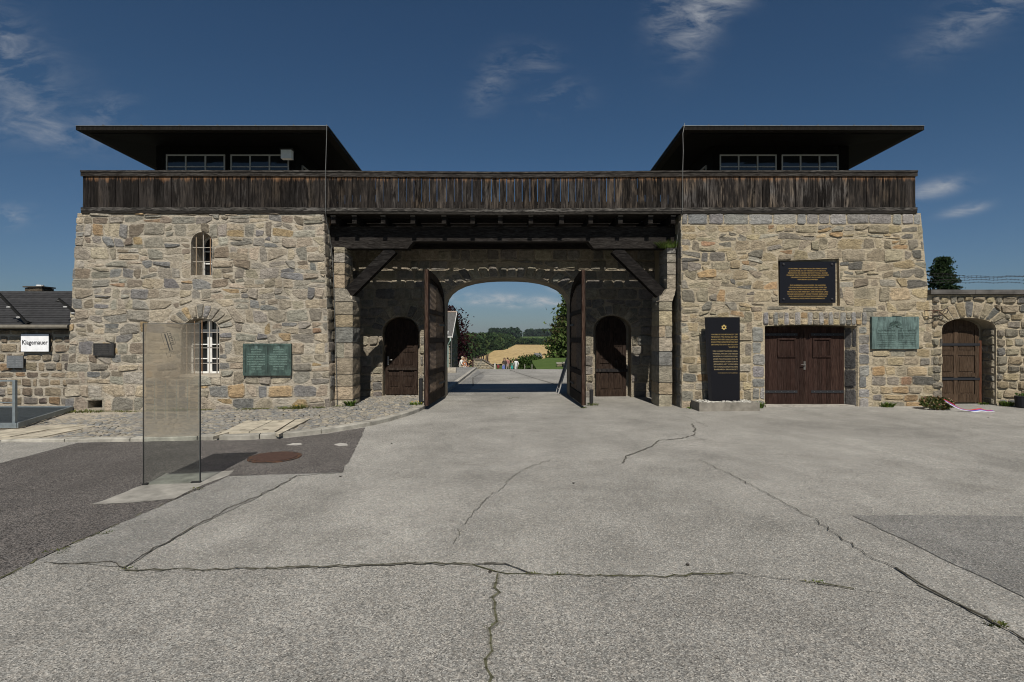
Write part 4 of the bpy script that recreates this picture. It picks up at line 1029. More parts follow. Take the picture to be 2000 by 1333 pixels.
# ------------------------------------------------------------------ watch cabins on the towers
def cabin(label, x0, x1, ro0, ro1, shear, wx, side_x, lamp):
    c = thing('watch_cabin', ((x0+x1)/2, 17, ZT), label, 'cabin', 'glazed watch cabins on the towers')
    dw = (.005, .0045, .0042, .0); yf = 15.5
    mb = MB(); mb.box(x0, x1, yf, 19.2, ZT, 7.36, dw); wall = mb.build('wall', 'timber', c)
    x = x0
    while x < x1-.02:
        w = min(.2, x1-x); mb = MB(); mb.box(x+.004, x+w-.004, yf-.022, yf-.002, ZT+.02, 7.34, (.005, .0045, .0042, .0)); mb.build('board', 'timber', wall); x += w
    fc = (.40, .40, .39, 1)
    for (a, b) in wx:
        w = MB(); zt_, zb_ = 6.985, 5.75; y = yf-.05; t = .035
        w.box(a, b, y, y+.04, zt_-t, zt_, fc); w.box(a, b, y, y+.04, zb_, zb_+t, fc); w.box(a, a+t, y, y+.04, zb_+t, zt_-t, fc); w.box(b-t, b, y, y+.04, zb_+t, zt_-t, fc)
        wo = w.build('window', 'paint', c); g_ = MB()
        for k in (1, 2):
            q = a+(b-a)*k/3; g_.box(q-.02, q+.02, y+.004, y+.036, zb_+t, zt_-t, fc)
        for k in range(3):
            p0 = a+t+(b-a)*k/3 if k == 0 else a+(b-a)*k/3+.021; p1 = b-t if k == 2 else a+(b-a)*(k+1)/3-.021
            for zz in (6.64, 6.2): g_.box(p0, p1, y+.006, y+.034, zz-.014, zz+.014, fc)
            for za, zb2 in ((6.655, zt_-t), (6.215, 6.625), (zb_+t, 6.185)):
                pm = MB(); pm.add([(p0, y+.02, za), (p1, y+.02, za), (p1, y+.02+U(-.002, .004), zb2), (p0, y+.02+U(-.002, .002), zb2)], [(0, 1, 2, 3)]); pm.build('pane', 'window_glass', wo)
        g_.build('glazing_bars', 'paint', wo)
    # side window towards the gate
    s_ = 1 if side_x > (x0+x1)/2 else -1; xa, xb = sorted((side_x+s_*.002, side_x+s_*.045))
    w = MB(); yA, yB_ = 15.95, 17.3
    for (q0, q1, z0, z1) in ((yA, yB_, 6.80, 6.835), (yA, yB_, 5.75, 5.785), (yA, yA+.035, 5.786, 6.799), (yB_-.035, yB_, 5.786, 6.799), ((yA+yB_)/2-.02, (yA+yB_)/2+.02, 5.786, 6.799)): w.box(xa, xb, q0, q1, z0, z1, (.3, .3, .29, 1))
    wo = w.build('window', 'paint', c); pm = MB(); xm = side_x+s_*.012; pm.add([(xm, yA+.03, 5.78), (xm, yB_-.03, 5.78), (xm, yB_-.03, 6.8), (xm, yA+.03, 6.8)], [(0, 1, 2, 3)]); pm.build('pane', 'window_glass', wo)
    # low hipped roof with a deep boarded eave
    yr0, yr1, ze = 14.15, 20.6, 7.145
    sh = lambda x, y: x+shear*(y-yr0)
    E = [(sh(ro0, yr0), yr0), (sh(ro1, yr0), yr0), (sh(ro1, yr1), yr1), (sh(ro0, yr1), yr1)]
    cxr = (ro0+ro1)/2+shear*3; mb = MB()
    V = [(x, y, ze+.13) for x, y in E]+[(cxr-.5, 17.2, 8.0), (cxr+.5, 17.2, 8.0), (cxr+.5, 17.6, 8.0), (cxr-.5, 17.6, 8.0)]
    mb.add(V, [(0, 1, 5, 4), (1, 2, 6, 5), (2, 3, 7, 6), (3, 0, 4, 7), (4, 5, 6, 7)], (.03, .03, .032, 1)); roof = mb.build('roof', 'shingle', c)
    mb = MB(); ins = [(x+(cxr-x)*.06, y+(17.4-y)*.06) for x, y in E]
    mb.add([(x, y, ze+.02) for x, y in ins]+[(x0-.03, yf-.03, 7.24), (x1+.03, yf-.03, 7.24), (x1+.03, 19.23, 7.24), (x0-.03, 19.23, 7.24)], [(4, 5, 1, 0), (5, 6, 2, 1), (6, 7, 3, 2), (7, 4, 0, 3)], (.004, .0036, .0034, 0)); mb.build('soffit', 'timber', c)
    for k in range(4):
        a, b = Vector((*E[k], ze+.07)), Vector((*E[(k+1) % 4], ze+.07)); ia, ib = Vector((*ins[k], ze+.035)), Vector((*ins[(k+1) % 4], ze+.035))
        mb = MB(); V = [a+Vector((0, 0, .075)), b+Vector((0, 0, .075)), b-Vector((0, 0, .03)), a-Vector((0, 0, .03)), ib, ia]
        mb.add(V, [(0, 1, 2, 3), (3, 2, 4, 5)], (.011, .010, .009, .05)); mb.build('fascia', 'timber', c)
    mb = MB(); V = []
    for k in range(4): a, b = Vector((*E[k], ze+.148)), Vector((*E[(k+1) % 4], ze+.148)); mb.bar(a, b, .03, .014, (0, 0, 1), (.16, .17, .17, 1))
    mb.build('drip_edge', 'metal_galv', roof)
    for k in range(6):
        q = Vector((*E[0], ze+.16))*(1-(k+.7)/6.6)+Vector((*E[1], ze+.16))*((k+.7)/6.6); mb = MB(); mb.box(q.x-.02, q.x+.02, q.y+.01, q.y+.06, ze+.156, ze+.185, (.06, .06, .06, 1)); mb.build('snow_clip', 'metal_galv', roof)
    return c
XW = lambda px, Y=15.45: (px-HX)/F*Y
cabin('dark timber watch cabin with wide flat eaves on the left tower, floodlight at its corner', XW(306, 15.5), XW(577, 15.5), -11.28, -4.69, -.036, ((XW(324), XW(439)), (XW(450), XW(564))), XW(577, 15.5), True)
cabin('dark timber watch cabin with wide flat eaves on the right tower', XW(1392, 15.5), XW(1657, 15.5), 4.62, 10.92, .040, ((XW(1406), XW(1517)), (XW(1527), XW(1638))), XW(1392, 15.5), False)
fl = P(562, 304, 15.2)
f_ = thing('floodlight', fl, 'small white box floodlight with black hood on the left watch cabin', 'floodlight')
mb = MB(); mb.box(fl.x-.145, fl.x+.145, 15.08, 15.24, fl.z-.12, fl.z+.12, (.75, .77, .78, 1)); mb.build('housing', 'paint', f_)
mb = MB(); mb.box(fl.x-.17, fl.x+.17, 15.04, 15.26, fl.z+.122, fl.z+.155, (.015, .015, .015, 1)); mb.build('hood', 'paint', f_)
mb = MB(); mb.box(fl.x-.03, fl.x+.03, 15.242, 15.475, fl.z-.03, fl.z+.03, (.015, .015, .015, 1)); mb.build('mounting_arm', 'paint', f_)

# lightning conductors
def wire(name, pts, r, col, label, cat, group=None, mat='metal_galv'):
    mb = MB(); mb.tube(pts, r, 5, col); return tag(mb.build(name, mat), label, cat, group)
wire('conductor_cable', [(-4.71, 14.13, 7.32), (-4.65, 13.95, 7.02), (-4.53, 13.55, 6.43), (-4.415, 13.17, 5.87), (-4.41, 13.15, 4.8), (-4.42, 13.25, 4.6), (-4.36, 13.44, 4.0), (-4.31, 13.44, 3.2), (-4.28, 13.45, 2.2), (-4.245, 13.45, 1.), (-4.22, 13.45, .02)], .0075, (.15, .15, .145, 1), 'thin grey conductor cable hanging from the left roof down the left pier', 'cable', 'roof conductor cables')
wire('conductor_cable', [(4.65, 14.13, 7.36), (4.54, 13.95, 7.02), (4.42, 13.55, 6.43), (4.285, 13.17, 5.87), (4.275, 13.15, 4.85), (4.27, 13.28, 4.66), (4.24, 13.42, 4.3), (4.2, 13.44, 3.95)], .0075, (.15, .15, .145, 1), 'thin grey conductor cable hanging from the right roof to the parapet', 'cable', 'roof conductor cables')

# ------------------------------------------------------------------ gate leaves
random.seed(91)
def leaf(label, hinge, tip, inward):
    h, t = Vector(hinge), Vector(tip); L = (t-h).length; e = (t-h).normalized(); e3 = Vector((e.x, e.y, 0)); n3 = Vector((-e.y, e.x, 0))
    if n3.x*inward < 0: n3 = -n3
    z0 = .09; r = thing('gate_leaf', (h.x, h.y, gz(h.x)), label, 'gate', 'timber leaves of the main gate')
    def top(s_):
        q = 1-min(1, max(0, s_/L)); ee = 2.5
        return 2.60+.82*(max(0, 1-q**ee))**(1/ee)
    def W(s_, z, o): return Vector((h.x, h.y, 0))+e3*s_+n3*o+Vector((0, 0, z))
    def plate(name, poly, o0, o1, col, par=None):
        mb = MB(); mb.prism([W(a, b, o0) for a, b in poly], n3*(o1-o0), col); return mb.build(name, 'timber', par or r)
    def bc(a=.2, k=.42):
        t = U(.8, 1.2)*k; return (.030*t, .021*t, .017*t, a*.4)
    nb = 11
    for k in range(nb):
        a, b = L*k/nb+.002, L*(k+1)/nb-.002; plate('plank', [(a, z0), (b, z0), (b, top(b)-.01), ((a+b)/2, top((a+b)/2)-.01), (a, top(a)-.01)], -.045, -.012, bc(.3))
    fw = .17
    plate('stile', [(L-fw, z0-.01), (L, z0-.01), (L, top(L)), (L-fw, top(L-fw))], -.011, .055, (.04, .022, .016, .2)); plate('stile', [(0, z0), (fw, z0), (fw, top(fw)), (0, top(0))], -.011, .05, bc(.3))
    ne = 10; seg = [fw+(L-2*fw)*k/ne for k in range(ne+1)]
    for a, b in zip(seg, seg[1:]): plate('curved_rail', [(a, top(a)-.16), (b, top(b)-.16), (b, top(b)), (a, top(a))], -.011, .05, bc(.3))
    rails = [(z0, z0+.26), (.80, .93), (1.62, 1.74), (2.36, 2.46)]
    for (a, b) in rails: plate('rail', [(fw+.002, a), (L-fw-.002, a), (L-fw-.002, b), (fw+.002, b)], -.011, .05, bc(.35))
    # diagonal slats in chevrons between the rails
    bays = [(z0+.26, .80), (.93, 1.62), (1.74, 2.36), (2.46, 3.1)]; m = L/2
    for bi, (za, zb) in enumerate(bays):
        for (sa, sb, dr_) in ((fw, m, 1), (m, L-fw, -1)):
            k = -(zb-za)
            while k < (sb-sa):
                # line s = sa + k + t, z = za + t (or mirrored)
                t0, t1 = max(0, -k), min(zb-za, (sb-sa)-k)
                if bi == 3: t1 = min(t1, max(0, (top(sa+k+.3)-.2)-za))
                if t1-t0 > .06:
                    p0 = (sa+k+t0, za+t0); p1 = (sa+k+t1, za+t1)
                    if dr_ < 0: p0, p1 = (sa+sb-p0[0], p0[1]), (sa+sb-p1[0], p1[1])
                    mb = MB(); mb.bar(W(p0[0], p0[1], .014), W(p1[0], p1[1], .014), .026, .055, tuple(n3.cross((W(p1[0], p1[1], 0)-W(p0[0], p0[1], 0)).normalized())), (.15, .115, .09, U(.3, .9))); mb.build('slat', 'timber', r)
                k += .15
    for z in (.5, 2.1):
        mb = MB(); mb.bar(W(.0, z, .058), W(.9, z, .058), .012, .05, (0, 0, 1), (.015, .015, .016, 1)); mb.build('strap_hinge', 'paint', r)
    return r
leaf('left leaf of the open timber gate, its diagonal slats facing the passage', (-1.84, 15.62), (-1.985, 13.22), 1)
leaf('right leaf of the open timber gate, its slatted face in shade', (1.86, 15.62), (1.90, 13.30), -1)
for (px, py, lab) in ((822, 790, 'short dark iron bollard beside the left gate leaf'), (1155, 791, 'short dark iron bollard beside the right gate leaf')):
    Y = 13.75 if px < 900 else 14.0; x = (px-HX)/F*Y; zg = gz(x)+(kh(x) if px < 900 else 0)
    b_ = thing('bollard', (x, Y, zg), lab, 'bollard', 'iron bollards by the gate leaves'); hh = .62 if px < 900 else .36
    mb = MB(); mb.tube([(0, 0, -.02), (0, 0, hh)], .05, 10, (.02, .02, .022, 1)); mb.build('post', 'paint', b_, local=True)
    mb = MB(); mb.tube([(0, 0, hh), (0, 0, hh+.015), (0, 0, hh+.035)], [.056, .056, .03], 10, (.02, .02, .022, 1)); mb.build('cap', 'paint', b_, local=True)

# ------------------------------------------------------------------ lettering
def text(body, x, z, width=None, size=.05, mat='gold', parent=None, y=0., col=(.5, .33, .1, 1), align='CENTER', lean=0., name='lettering', thick=.0012, bold=0.):
    cu = bpy.data.curves.new(name, 'FONT'); cu.body = body; cu.size = size; cu.align_x = align; cu.resolution_u = 2; cu.extrude = thick; cu.offset = bold
    o = bpy.data.objects.new(name, cu); COL.objects.link(o); bpy.context.view_layer.update()
    me = bpy.data.meshes.new_from_object(o.evaluated_get(bpy.context.evaluated_depsgraph_get())); bpy.data.objects.remove(o)
    xs = [v.co.x for v in me.vertices]
    if not xs: return None
    k = 1.
    if width: k = width/(max(xs)-min(xs))
    at = me.color_attributes.new('Col', 'FLOAT_COLOR', 'POINT'); at.data.foreach_set('color', list(col)*len(me.vertices))
    off = wloc(parent)
    mt = Matrix.Translation(Vector((x, y, z))-off) @ Matrix.Rotation(RD(90)+lean, 4, 'X') @ Matrix.Diagonal((k, 1, 1, 1))
    me.transform(mt); me.materials.clear(); me.materials.append(M[mat])
    o = bpy.data.objects.new(name, me); COL.objects.link(o); o.parent = parent
    return o

# Klagemauer sign
random.seed(101)
def quad_px(px0, px1, py0, py1, Y): a, b = P(px0, py1, Y), P(px1, py0, Y); return a.x, b.x, a.z, b.z
x0, x1, z0, z1 = quad_px(41, 95, 653, 687, 13.40)
sg = thing('wall_sign', ((x0+x1)/2, 13.42, z0), 'white enamel sign reading Klagemauer on the brown left wall', 'sign')
mb = MB(); mb.box(x0-.012, x1+.012, 13.405, 13.43, z0-.012, z1+.012, (.02, .025, .03, 1)); mb.build('frame', 'paint', sg)
mb = MB(); mb.box(x0, x1, 13.398, 13.404, z0, z1, (.78, .79, .82, 1)); mb.build('plate', 'paint', sg)
text('Klagemauer', (x0+x1)/2, z0+.175, (x1-x0)*.93, .155, 'paint', sg, 13.3965, (.02, .02, .025, 1), bold=.003)
x0, x1, z0, z1 = quad_px(14, 46, 695, 719, 13.42)
pq_ = thing('wall_plaque', ((x0+x1)/2, 13.43, z0), 'small pale grey metal plaque below the white sign on the left wall', 'plaque')
mb = MB(); mb.box(x0, x1, 13.405, 13.43, z0, z1, (.18, .19, .20, 1)); mb.build('plate', 'metal_galv', pq_)
for k in range(6):
    for c_ in (.27, .75): text('geweiht dem Gedenken an', x0+(x1-x0)*c_, z1-.045-k*.043, (x1-x0)*.38, .024, 'paint', pq_, 13.4035, (.32, .33, .34, 1))
# small dark plaque on the left tower
fy = lambda z: face_y(z)-.075
x0, x1, z0, z1 = quad_px(182, 222, 671, 695, fy(1.5)); y = fy(1.5)
sp_ = thing('wall_plaque', ((x0+x1)/2, y, z0), 'small dark brown bronze plaque low on the left tower', 'plaque')
mb = MB(); mb.box(x0, x1, y, y+.08, z0, z1, (1, 1, 1, 1)); mb.build('plate', 'bronze_brown', sp_)
for k, s_ in enumerate(('AN DIESER STELLE STANDEN', 'DIE HAEFTLINGE NACH IHRER', 'ANKUNFT AN DER MAUER', 'OFT STUNDENLANG UND', 'OFT TAGELANG')): text(s_, (x0+x1)/2, z1-.075-k*.048, (x1-x0)*(.82 if k < 4 else .5), .034, 'paint', sp_, y-.0015, (.075, .072, .068, 1))
# left bronze tablet
x0, x1, z0, z1 = quad_px(475, 569, 671.5, 734, fy(1.2)); y = fy(1.2)
bt = thing('bronze_tablet', ((x0+x1)/2, y, z0), 'dark green bronze tablet with two columns of text on the left tower', 'plaque')
mb = MB(); mb.box(x0, x1, y, y+.08, z0, z1); mb.build('plate', 'bronze_dark', bt)
for (a, b, c_, d) in ((x0, x1, z1-.05, z1), (x0, x1, z0, z0+.07), (x0, x0+.06, z0+.071, z1-.051), (x1-.06, x1, z0+.071, z1-.051), ((x0+x1)/2-.012, (x0+x1)/2+.012, z0+.072, z1-.052)):
    mb = MB(); mb.box(a, b, y-.014, y-.001, c_, d); mb.build('border', 'bronze_dark', bt)
LX = ['DEM EWIGEN GEDENKEN', 'DER BUERGER DER', 'TSCHECHOSLOWAKISCHEN', 'REPUBLIK DIE HIER IM', 'KAMPFE FUER FREIHEIT', 'UND MENSCHLICHKEIT', 'IHR LEBEN LIESSEN', 'EHRE IHREM ANDENKEN', '1938 - 1945']
for c_ in (.27, .73):
    for k, s_ in enumerate(LX): text(s_, x0+(x1-x0)*c_, z1-.155-k*.060, (x1-x0)*.36*(1 if 1 < k < 7 else .6), .043, 'paint', bt, y-.0025, (.20, .29, .26, 1), thick=.002)
    mb = MB(); mb.disc((0, 0, 0), .045, .006, 14); mb.v = [(x0+(x1-x0)*c_+a, y-.001-h, z1-.095+b) for a, b, h in mb.v]; mb.build('emblem', 'bronze_light', bt)
# right bronze tablet
x0, x1, z0, z1 = quad_px(1703, 1795, 619, 682, fy(1.8)); y = fy(1.8)
br = thing('bronze_tablet', ((x0+x1)/2, y, z0), 'pale green bronze tablet with an emblem above its text on the right tower', 'plaque')
mb = MB(); mb.box(x0, x1, y, y+.075, z0, z1); mb.build('plate', 'bronze_light', br)
mb = MB()
for k in range(10):
    a = math.pi*(k+.5)/10; cx = (x0+x1)/2; cz = z1-.2
    for q in range(3): mb.tube([(cx+(.04+.045*q)*math.cos(a), y-.002, cz-.03+(.04+.045*q)*math.sin(a)*.75), (cx+(.07+.045*q)*math.cos(a+.25), y-.006, cz-.02+(.07+.045*q)*math.sin(a+.25)*.75)], [.012, .004], 5)
for s_ in (-1, 1): mb.tube([(cx, y-.003, cz+.0), (cx+s_*.06, y-.004, cz-.06), (cx+s_*.17, y-.004, cz-.085)], [.014, .01, .004], 5)
mb.build('emblem', 'bronze_dark', br)
text('AUX FRANCAIS', x0+(x1-x0)*.31, z1-.355, (x1-x0)*.36, .06, 'bronze_dark', br, y-.003, thick=.003); text('SES ENFANTS', x0+(x1-x0)*.74, z1-.355, (x1-x0)*.36, .06, 'bronze_dark', br, y-.003, thick=.003)
for c_ in (.31, .74):
    for k in range(8): text(['MORTS DANS CE CAMP', 'ET SES KOMMANDOS', 'VICTIMES DE LEUR FOI', 'EN LA LIBERTE ET EN', 'LA DIGNITE HUMAINE', 'LA FRANCE N OUBLIE', 'JAMAIS LEUR SACRIFICE', 'MAUTHAUSEN 1945'][k], x0+(x1-x0)*c_, z1-.415-k*.044, (x1-x0)*.38, .030, 'bronze_dark', br, y-.0025, thick=.002)
# black granite plaque with gold text
y = face_y(3.1)-.012
x0, x1, z0, z1 = quad_px(1523, 1632, 511.5, 592, y)
bp = thing('granite_plaque', ((x0+x1)/2, y, z0), 'polished black granite plaque with gold lettering high on the right tower', 'plaque')
mb = MB(); mb.box(x0, x1, y, y+.05, z0, z1, (.006, .0065, .010, 1)); mb.build('slab', 'granite_black', bp)
for (a, b) in ((x0+.09, z1-.07), (x1-.09, z1-.07), (x0+.09, z0+.09), (x1-.09, z0+.09)):
    mb = MB(); mb.tube([(a, y-.001, b), (a, y-.02, b), (a, y-.03, b)], [.03, .026, .012], 10, (.03, .03, .034, 1)); mb.build('bolt', 'paint', bp)
LA = ['V SPOMIN ZRTVAM BORCEV NARODOV', 'JUGOSLAVIJE, KI SO V BOJU ZA SVOBODO,', 'RESNICO IN NEODVISNOST DALI SVOJE', 'ZIVLJENJE MAUTHAUSEN, ZA BOLJSO PRIHODNOST', 'HRABRIM ZA SVOBODO IN CLOVESTVO', 'REPUBLIKA SLOVENIJA']
LB = ['ZUM ANDENKEN AN DIE OPFER, DIE KAEMPFER', 'DES VOLKSBEFREIUNGSKAMPFES UND OPFER DES', 'FASCHISTISCHEN TERRORS, DIE FUER DEN SIEG', 'MENSCHLICHER FREIHEIT, DER WUERDE UND', 'UNABHAENGIGKEIT IHRES VOLKES GEFALLEN', 'SIND, WIDMET DIE SOZIALISTISCHE FOEDERATIVE', 'REPUBLIK JUGOSLAWIEN IN DANKBARKEIT']
wA = [.69, .66, .71, .76, .6, .36]; wB = [.64, .68, .66, .73, .72, .68, .62]
for k, s_ in enumerate(LA): text(s_, (x0+x1)/2, z1-.185-k*.053, (x1-x0)*wA[k], .040, 'gold', bp, y-.0016, (.45, .29, .09, 1))
for k, s_ in enumerate(LB): text(s_, (x0+x1)/2, z1-.59-k*.054, (x1-x0)*wB[k], .040, 'gold', bp, y-.0016, (.45, .29, .09, 1))
# black memorial stone with planter
y = 12.83
x0, x1, z0, z1 = quad_px(1378, 1445, 620, 781, y)
bs = thing('memorial_stone', ((x0+x1)/2, y, z0), 'tall black memorial stone with gold star and text standing in a pebble planter', 'memorial')
xb = (1391-HX)/F*y
prismY([(xb, z0-.05), (x1, z0-.05), (x1, z1), (x0+.05, z1)], y, y+.13, (.005, .005, .0075, 1)).build('slab', 'granite_black', bs)
mb = MB(); mb.add([(xb-.001, y-.0, z0-.05), (x0+.049, y-.0, z1), (x0+.0, y+.06, z1), (xb-.06, y+.06, z0-.05)], [(0, 1, 2, 3)], (.015, .015, .018, 1)); mb.build('bevel', 'granite_black', bs)
cx = (x0+x1)/2+.03; cz = z1-.24; mb = MB()
for s_ in (1, -1):
    T = [(cx+.062*math.sin(2*math.pi*k/3), cz+s_*.062*math.cos(2*math.pi*k/3)) for k in range(3)]
    for k in range(3): mb.bar((T[k][0], y-.003-.0006*s_, T[k][1]), (T[(k+1) % 3][0], y-.003-.0006*s_, T[(k+1) % 3][1]), .002, .013, (0, 0, 1) if abs(T[k][1]-T[(k+1) % 3][1]) < .001 else (1, 0, 0), (.62, .46, .16, 1))
mb.build('star', 'gold', bs)
HB = ['לזכר רבבות היהודים גברים נשים וטף', 'אשר עונו ונרצחו בידי הנאצים של', 'מאוטהאוזן בשנים 1938-1945 ובמחנות', 'רבים וטמאים שלו בשואה הגדולה ונטבחו', 'יחד ובחרו את החיים על קידוש השם', 'יהי זכרם ברוך']
for k, s_ in enumerate(HB): text(s_[::-1], x1-.05, z1-.425-k*.060, (x1-x0)*(.77 if k < 5 else .27), .048, 'gold', bs, y-.002, (.45, .32, .12, 1), 'RIGHT')
GB = ['VIELE HUNDERTTAUSENDE JUDEN,', 'MAENNER, FRAUEN UND KINDER', 'WURDEN IM KONZENTRATIONS-', 'LAGER MAUTHAUSEN UND IN', 'SEINEN NEBENLAGERN DURCH', 'JEDWEDE ART VON DEN', 'NATIONALSOZIALISTISCHEN', 'BARBAREN ERMORDET']
for k, s_ in enumerate(GB): text(s_, x1-.05, z1-.82-k*.062, (x1-x0)*(.73-.006*k), .043, 'gold', bs, y-.002, (.40, .31, .17, 1), 'RIGHT')
text('DIE ISRAELITISCHE KULTUSGEMEINDE', x1-.05, z1-1.33, (x1-x0)*.58, .02, 'gold', bs, y-.002, (.5, .36, .16, 1), 'RIGHT')
x0, x1, _, _ = quad_px(1366, 1484, 620, 781, 12.55)
zg = gz(5); pt = thing('stone_planter', ((x0+x1)/2, 12.8, zg), 'low grey stone trough of white pebbles under the black memorial stone', 'planter')
mb = MB()
for (a, b, c_, d) in ((x0, x1, 12.55, 12.63), (x0, x1, 13.05, 13.13), (x0, x0+.08, 12.631, 13.049), (x1-.08, x1, 12.631, 13.049)): mb.box(a, b, c_, d, zg-.05, zg+.20, (.19, .175, .15, 1))
mb.build('trough', 'concrete', pt)
mb = MB(); mb.box(x0+.08, x1-.08, 12.63, 13.05, zg-.04, zg+.17, (.3, .28, .25, 1)); mb.build('fill', 'concrete', pt)
mb = MB()
def pebble(mb, c, r, col):
    V = []; n = 6
    for (a, z_) in ((.75, -.45), (1., 0.), (.7, .5)):
        V += [(c[0]+r*a*U(.8, 1.2)*math.cos(2*math.pi*k/n+a), c[1]+r*a*U(.8, 1.2)*math.sin(2*math.pi*k/n+a), c[2]+r*.7*z_) for k in range(n)]
    V.append((c[0], c[1], c[2]+r*.55)); mb.add(V, [(j*n+k, j*n+(k+1) % n, (j+1)*n+(k+1) % n, (j+1)*n+k) for j in range(2) for k in range(n)]+[(2*n+k, 2*n+(k+1) % n, 3*n) for k in range(n)], col)
for _ in range(360):
    t = U(.5, 1.1); pebble(mb, (U(x0+.08, x1-.08), U(12.6, 13.08), zg+.185+U(0, .025)), U(.013, .028), (.55*t, .53*t, .48*t, 1))
tag(mb.build('pebbles', 'pebble', pt), 'white pebbles', kind='stuff')

# ------------------------------------------------------------------ glass stele
random.seed(111)
A = G(279, 950); B = G(390, 945); A, B = Vector((A[0], A[1], 0)), Vector((B[0], B[1], 0))
gs = thing('glass_stele', ((A.x+B.x)/2, (A.y+B.y)/2, gz(A.x)), 'tall frameless grey glass information panel on a concrete footing, satin upper part with print', 'information panel')
ex = (B-A).normalized(); nn = Vector((-ex.y, ex.x, 0)); Wg = (B-A).length; th = .022
zb = gz(A.x)+.012; Zs = zb+.575; Ztop = zb+1.945
def gbox(name, s0, s1, o0, o1, z0, z1, mat, col=(1, 1, 1, 1)):
    mb = MB(); mb.obox(A+ex*((s0+s1)/2)+nn*((o0+o1)/2)+Vector((0, 0, (z0+z1)/2)), ex*((s1-s0)/2), nn*((o1-o0)/2), Vector((0, 0, (z1-z0)/2)), col)
    return mb.build(name, mat, gs)
gbox('clear_pane', .004, Wg-.004, 0, th, zb, Zs-.001, 'clear_glass')
gbox('satin_pane', .004, Wg-.004, 0, th, Zs, Ztop-.004, 'satin_glass')
ec = (.035, .04, .042, 1)
gbox('edge', -.002, .0035, -.001, th+.001, zb, Ztop, 'paint', (.07, .07, .068, 1)); gbox('edge', Wg-.0035, Wg+.006, -.001, th+.001, zb, Ztop, 'paint', ec); gbox('edge', .0036, Wg-.0036, -.001, th+.001, Ztop-.0035, Ztop+.002, 'paint', (.1, .1, .095, 1))
gbox('base_shoe', -.01, .05, -.01, th+.01, zb-.01, zb+.02, 'paint', (.02, .02, .02, 1)); gbox('base_shoe', Wg-.1, Wg+.01, -.01, th+.01, zb-.01, zb+.02, 'paint', (.02, .02, .02, 1))
mb = MB()          # fine print in five columns, and a site plan
for c_ in range(5):
    for k in range(30):
        z = Ztop-.70-k*.0155; s0 = .035+c_*.123; s1 = s0+U(.06, .095)
        if random.random() < .12: continue
        o = A+Vector((0, 0, z))-nn*.0012; mb.add([o+ex*s0, o+ex*s1, o+ex*s1+Vector((0, 0, .0042)), o+ex*s0+Vector((0, 0, .0042))], [(0, 1, 2, 3)], (.115, .11, .10, 1))
    s0 = .13+c_*.123; o = A-nn*.0012; mb.add([o+ex*s0+Vector((0, 0, Ztop-1.16)), o+ex*(s0+.0025)+Vector((0, 0, Ztop-1.16)), o+ex*(s0+.0025)+Vector((0, 0, Ztop-.68)), o+ex*s0+Vector((0, 0, Ztop-.68))], [(0, 1, 2, 3)], (.13, .165, .16, 1))
mb.build('print', 'paint', gs)
mb = MB(); c2, s2 = math.cos(RD(-74)), math.sin(RD(-74))
def pl_(a, b, w=.003, col=(.05, .05, .05, 1)):
    f_ = lambda q: A-nn*.0013+ex*(.285+q[0]*c2-q[1]*s2)+Vector((0, 0, Ztop-.23+q[0]*s2+q[1]*c2)); a, b = f_(a), f_(b); d = (b-a).normalized(); m = d.cross(nn)*w/2
    mb.add([a-m, b-m, b+m, a+m], [(0, 1, 2, 3)], col)
for q in ((-.13, -.05, .02, .05), (-.12, -.01, .1, .015), (-.05, .02, .04, .075), (.12, -.06, .17, -.02)):
    a, b, c_, d = q
    for e in (((a, b), (c_, b)), ((c_, b), (c_, d)), ((c_, d), (a, d)), ((a, d), (a, b))): pl_(*e)
pl_((-.11, -.012), (.1, -.012), .013); pl_((-.11, .02), (.1, .022), .006); pl_((.1, -.03), (.13, .04), .004)
for k in range(7): pl_((-.1+k*.022, .03), (-.1+k*.022, .06), .006)
mb.build('site_plan', 'paint', gs)

# ------------------------------------------------------------------ steel ramp with railing at the left edge
mr = thing('steel_ramp', (-11.5, 11.8, gz(-11.5)), 'galvanised steel grating ramp with handrail at the foot of the left wall', 'ramp')
zr = gz(-11)+.115; RP = [Vector((-9.62, 10.62, zr)), Vector((-10.60, 13.2, zr)), Vector((-15.2, 13.2, zr)), Vector((-15.2, 10.62, zr))]
gc = (.20, .235, .255, 1)
for k in range(4):
    mb = MB(); a, b = RP[k], RP[(k+1) % 4]; mb.bar(a, b, .035, .10, (0, 0, 1), gc); mb.build('edge_beam', 'metal_galv', mr)
mb = MB(); x = -15.1
while x < -9.7:
    yb = 13.18 if x < -10.6 else 13.18-(x+10.6)*2.63; 
    if yb > 10.7: mb.box(x-.004, x+.004, 10.64, yb, zr-.03, zr+.028, gc)
    x += .045
y = 10.66
while y < 13.15:
    xe = -9.64-(y-10.62)*.38; mb.box(-15.15, xe, y-.004, y+.004, zr-.03, zr+.02, gc); y += .11
tag(mb.build('grating', 'metal_galv', mr), 'steel grating', kind='stuff')
mb = MB(); mb.box(-15.1, -10.62, 10.65, 13.15, zr-.1, zr-.06, (.03, .03, .03, 1)); mb.build('tray', 'paint', mr)
for (x, y) in ((-9.70, 10.66), (-12.4, 10.66)):
    mb = MB(); mb.box(x-.027, x+.027, y-.027, y+.027, zr-.02, zr+.86, gc); mb.build('post', 'metal_galv', mr)
for z in (.86, .43):
    mb = MB(); mb.bar((-15.1, 10.66, zr+z+.014), (-9.672, 10.66, zr+z+.014), .05, .028 if z > .5 else .015, (0, 0, 1), gc); mb.build('rail', 'metal_galv', mr)

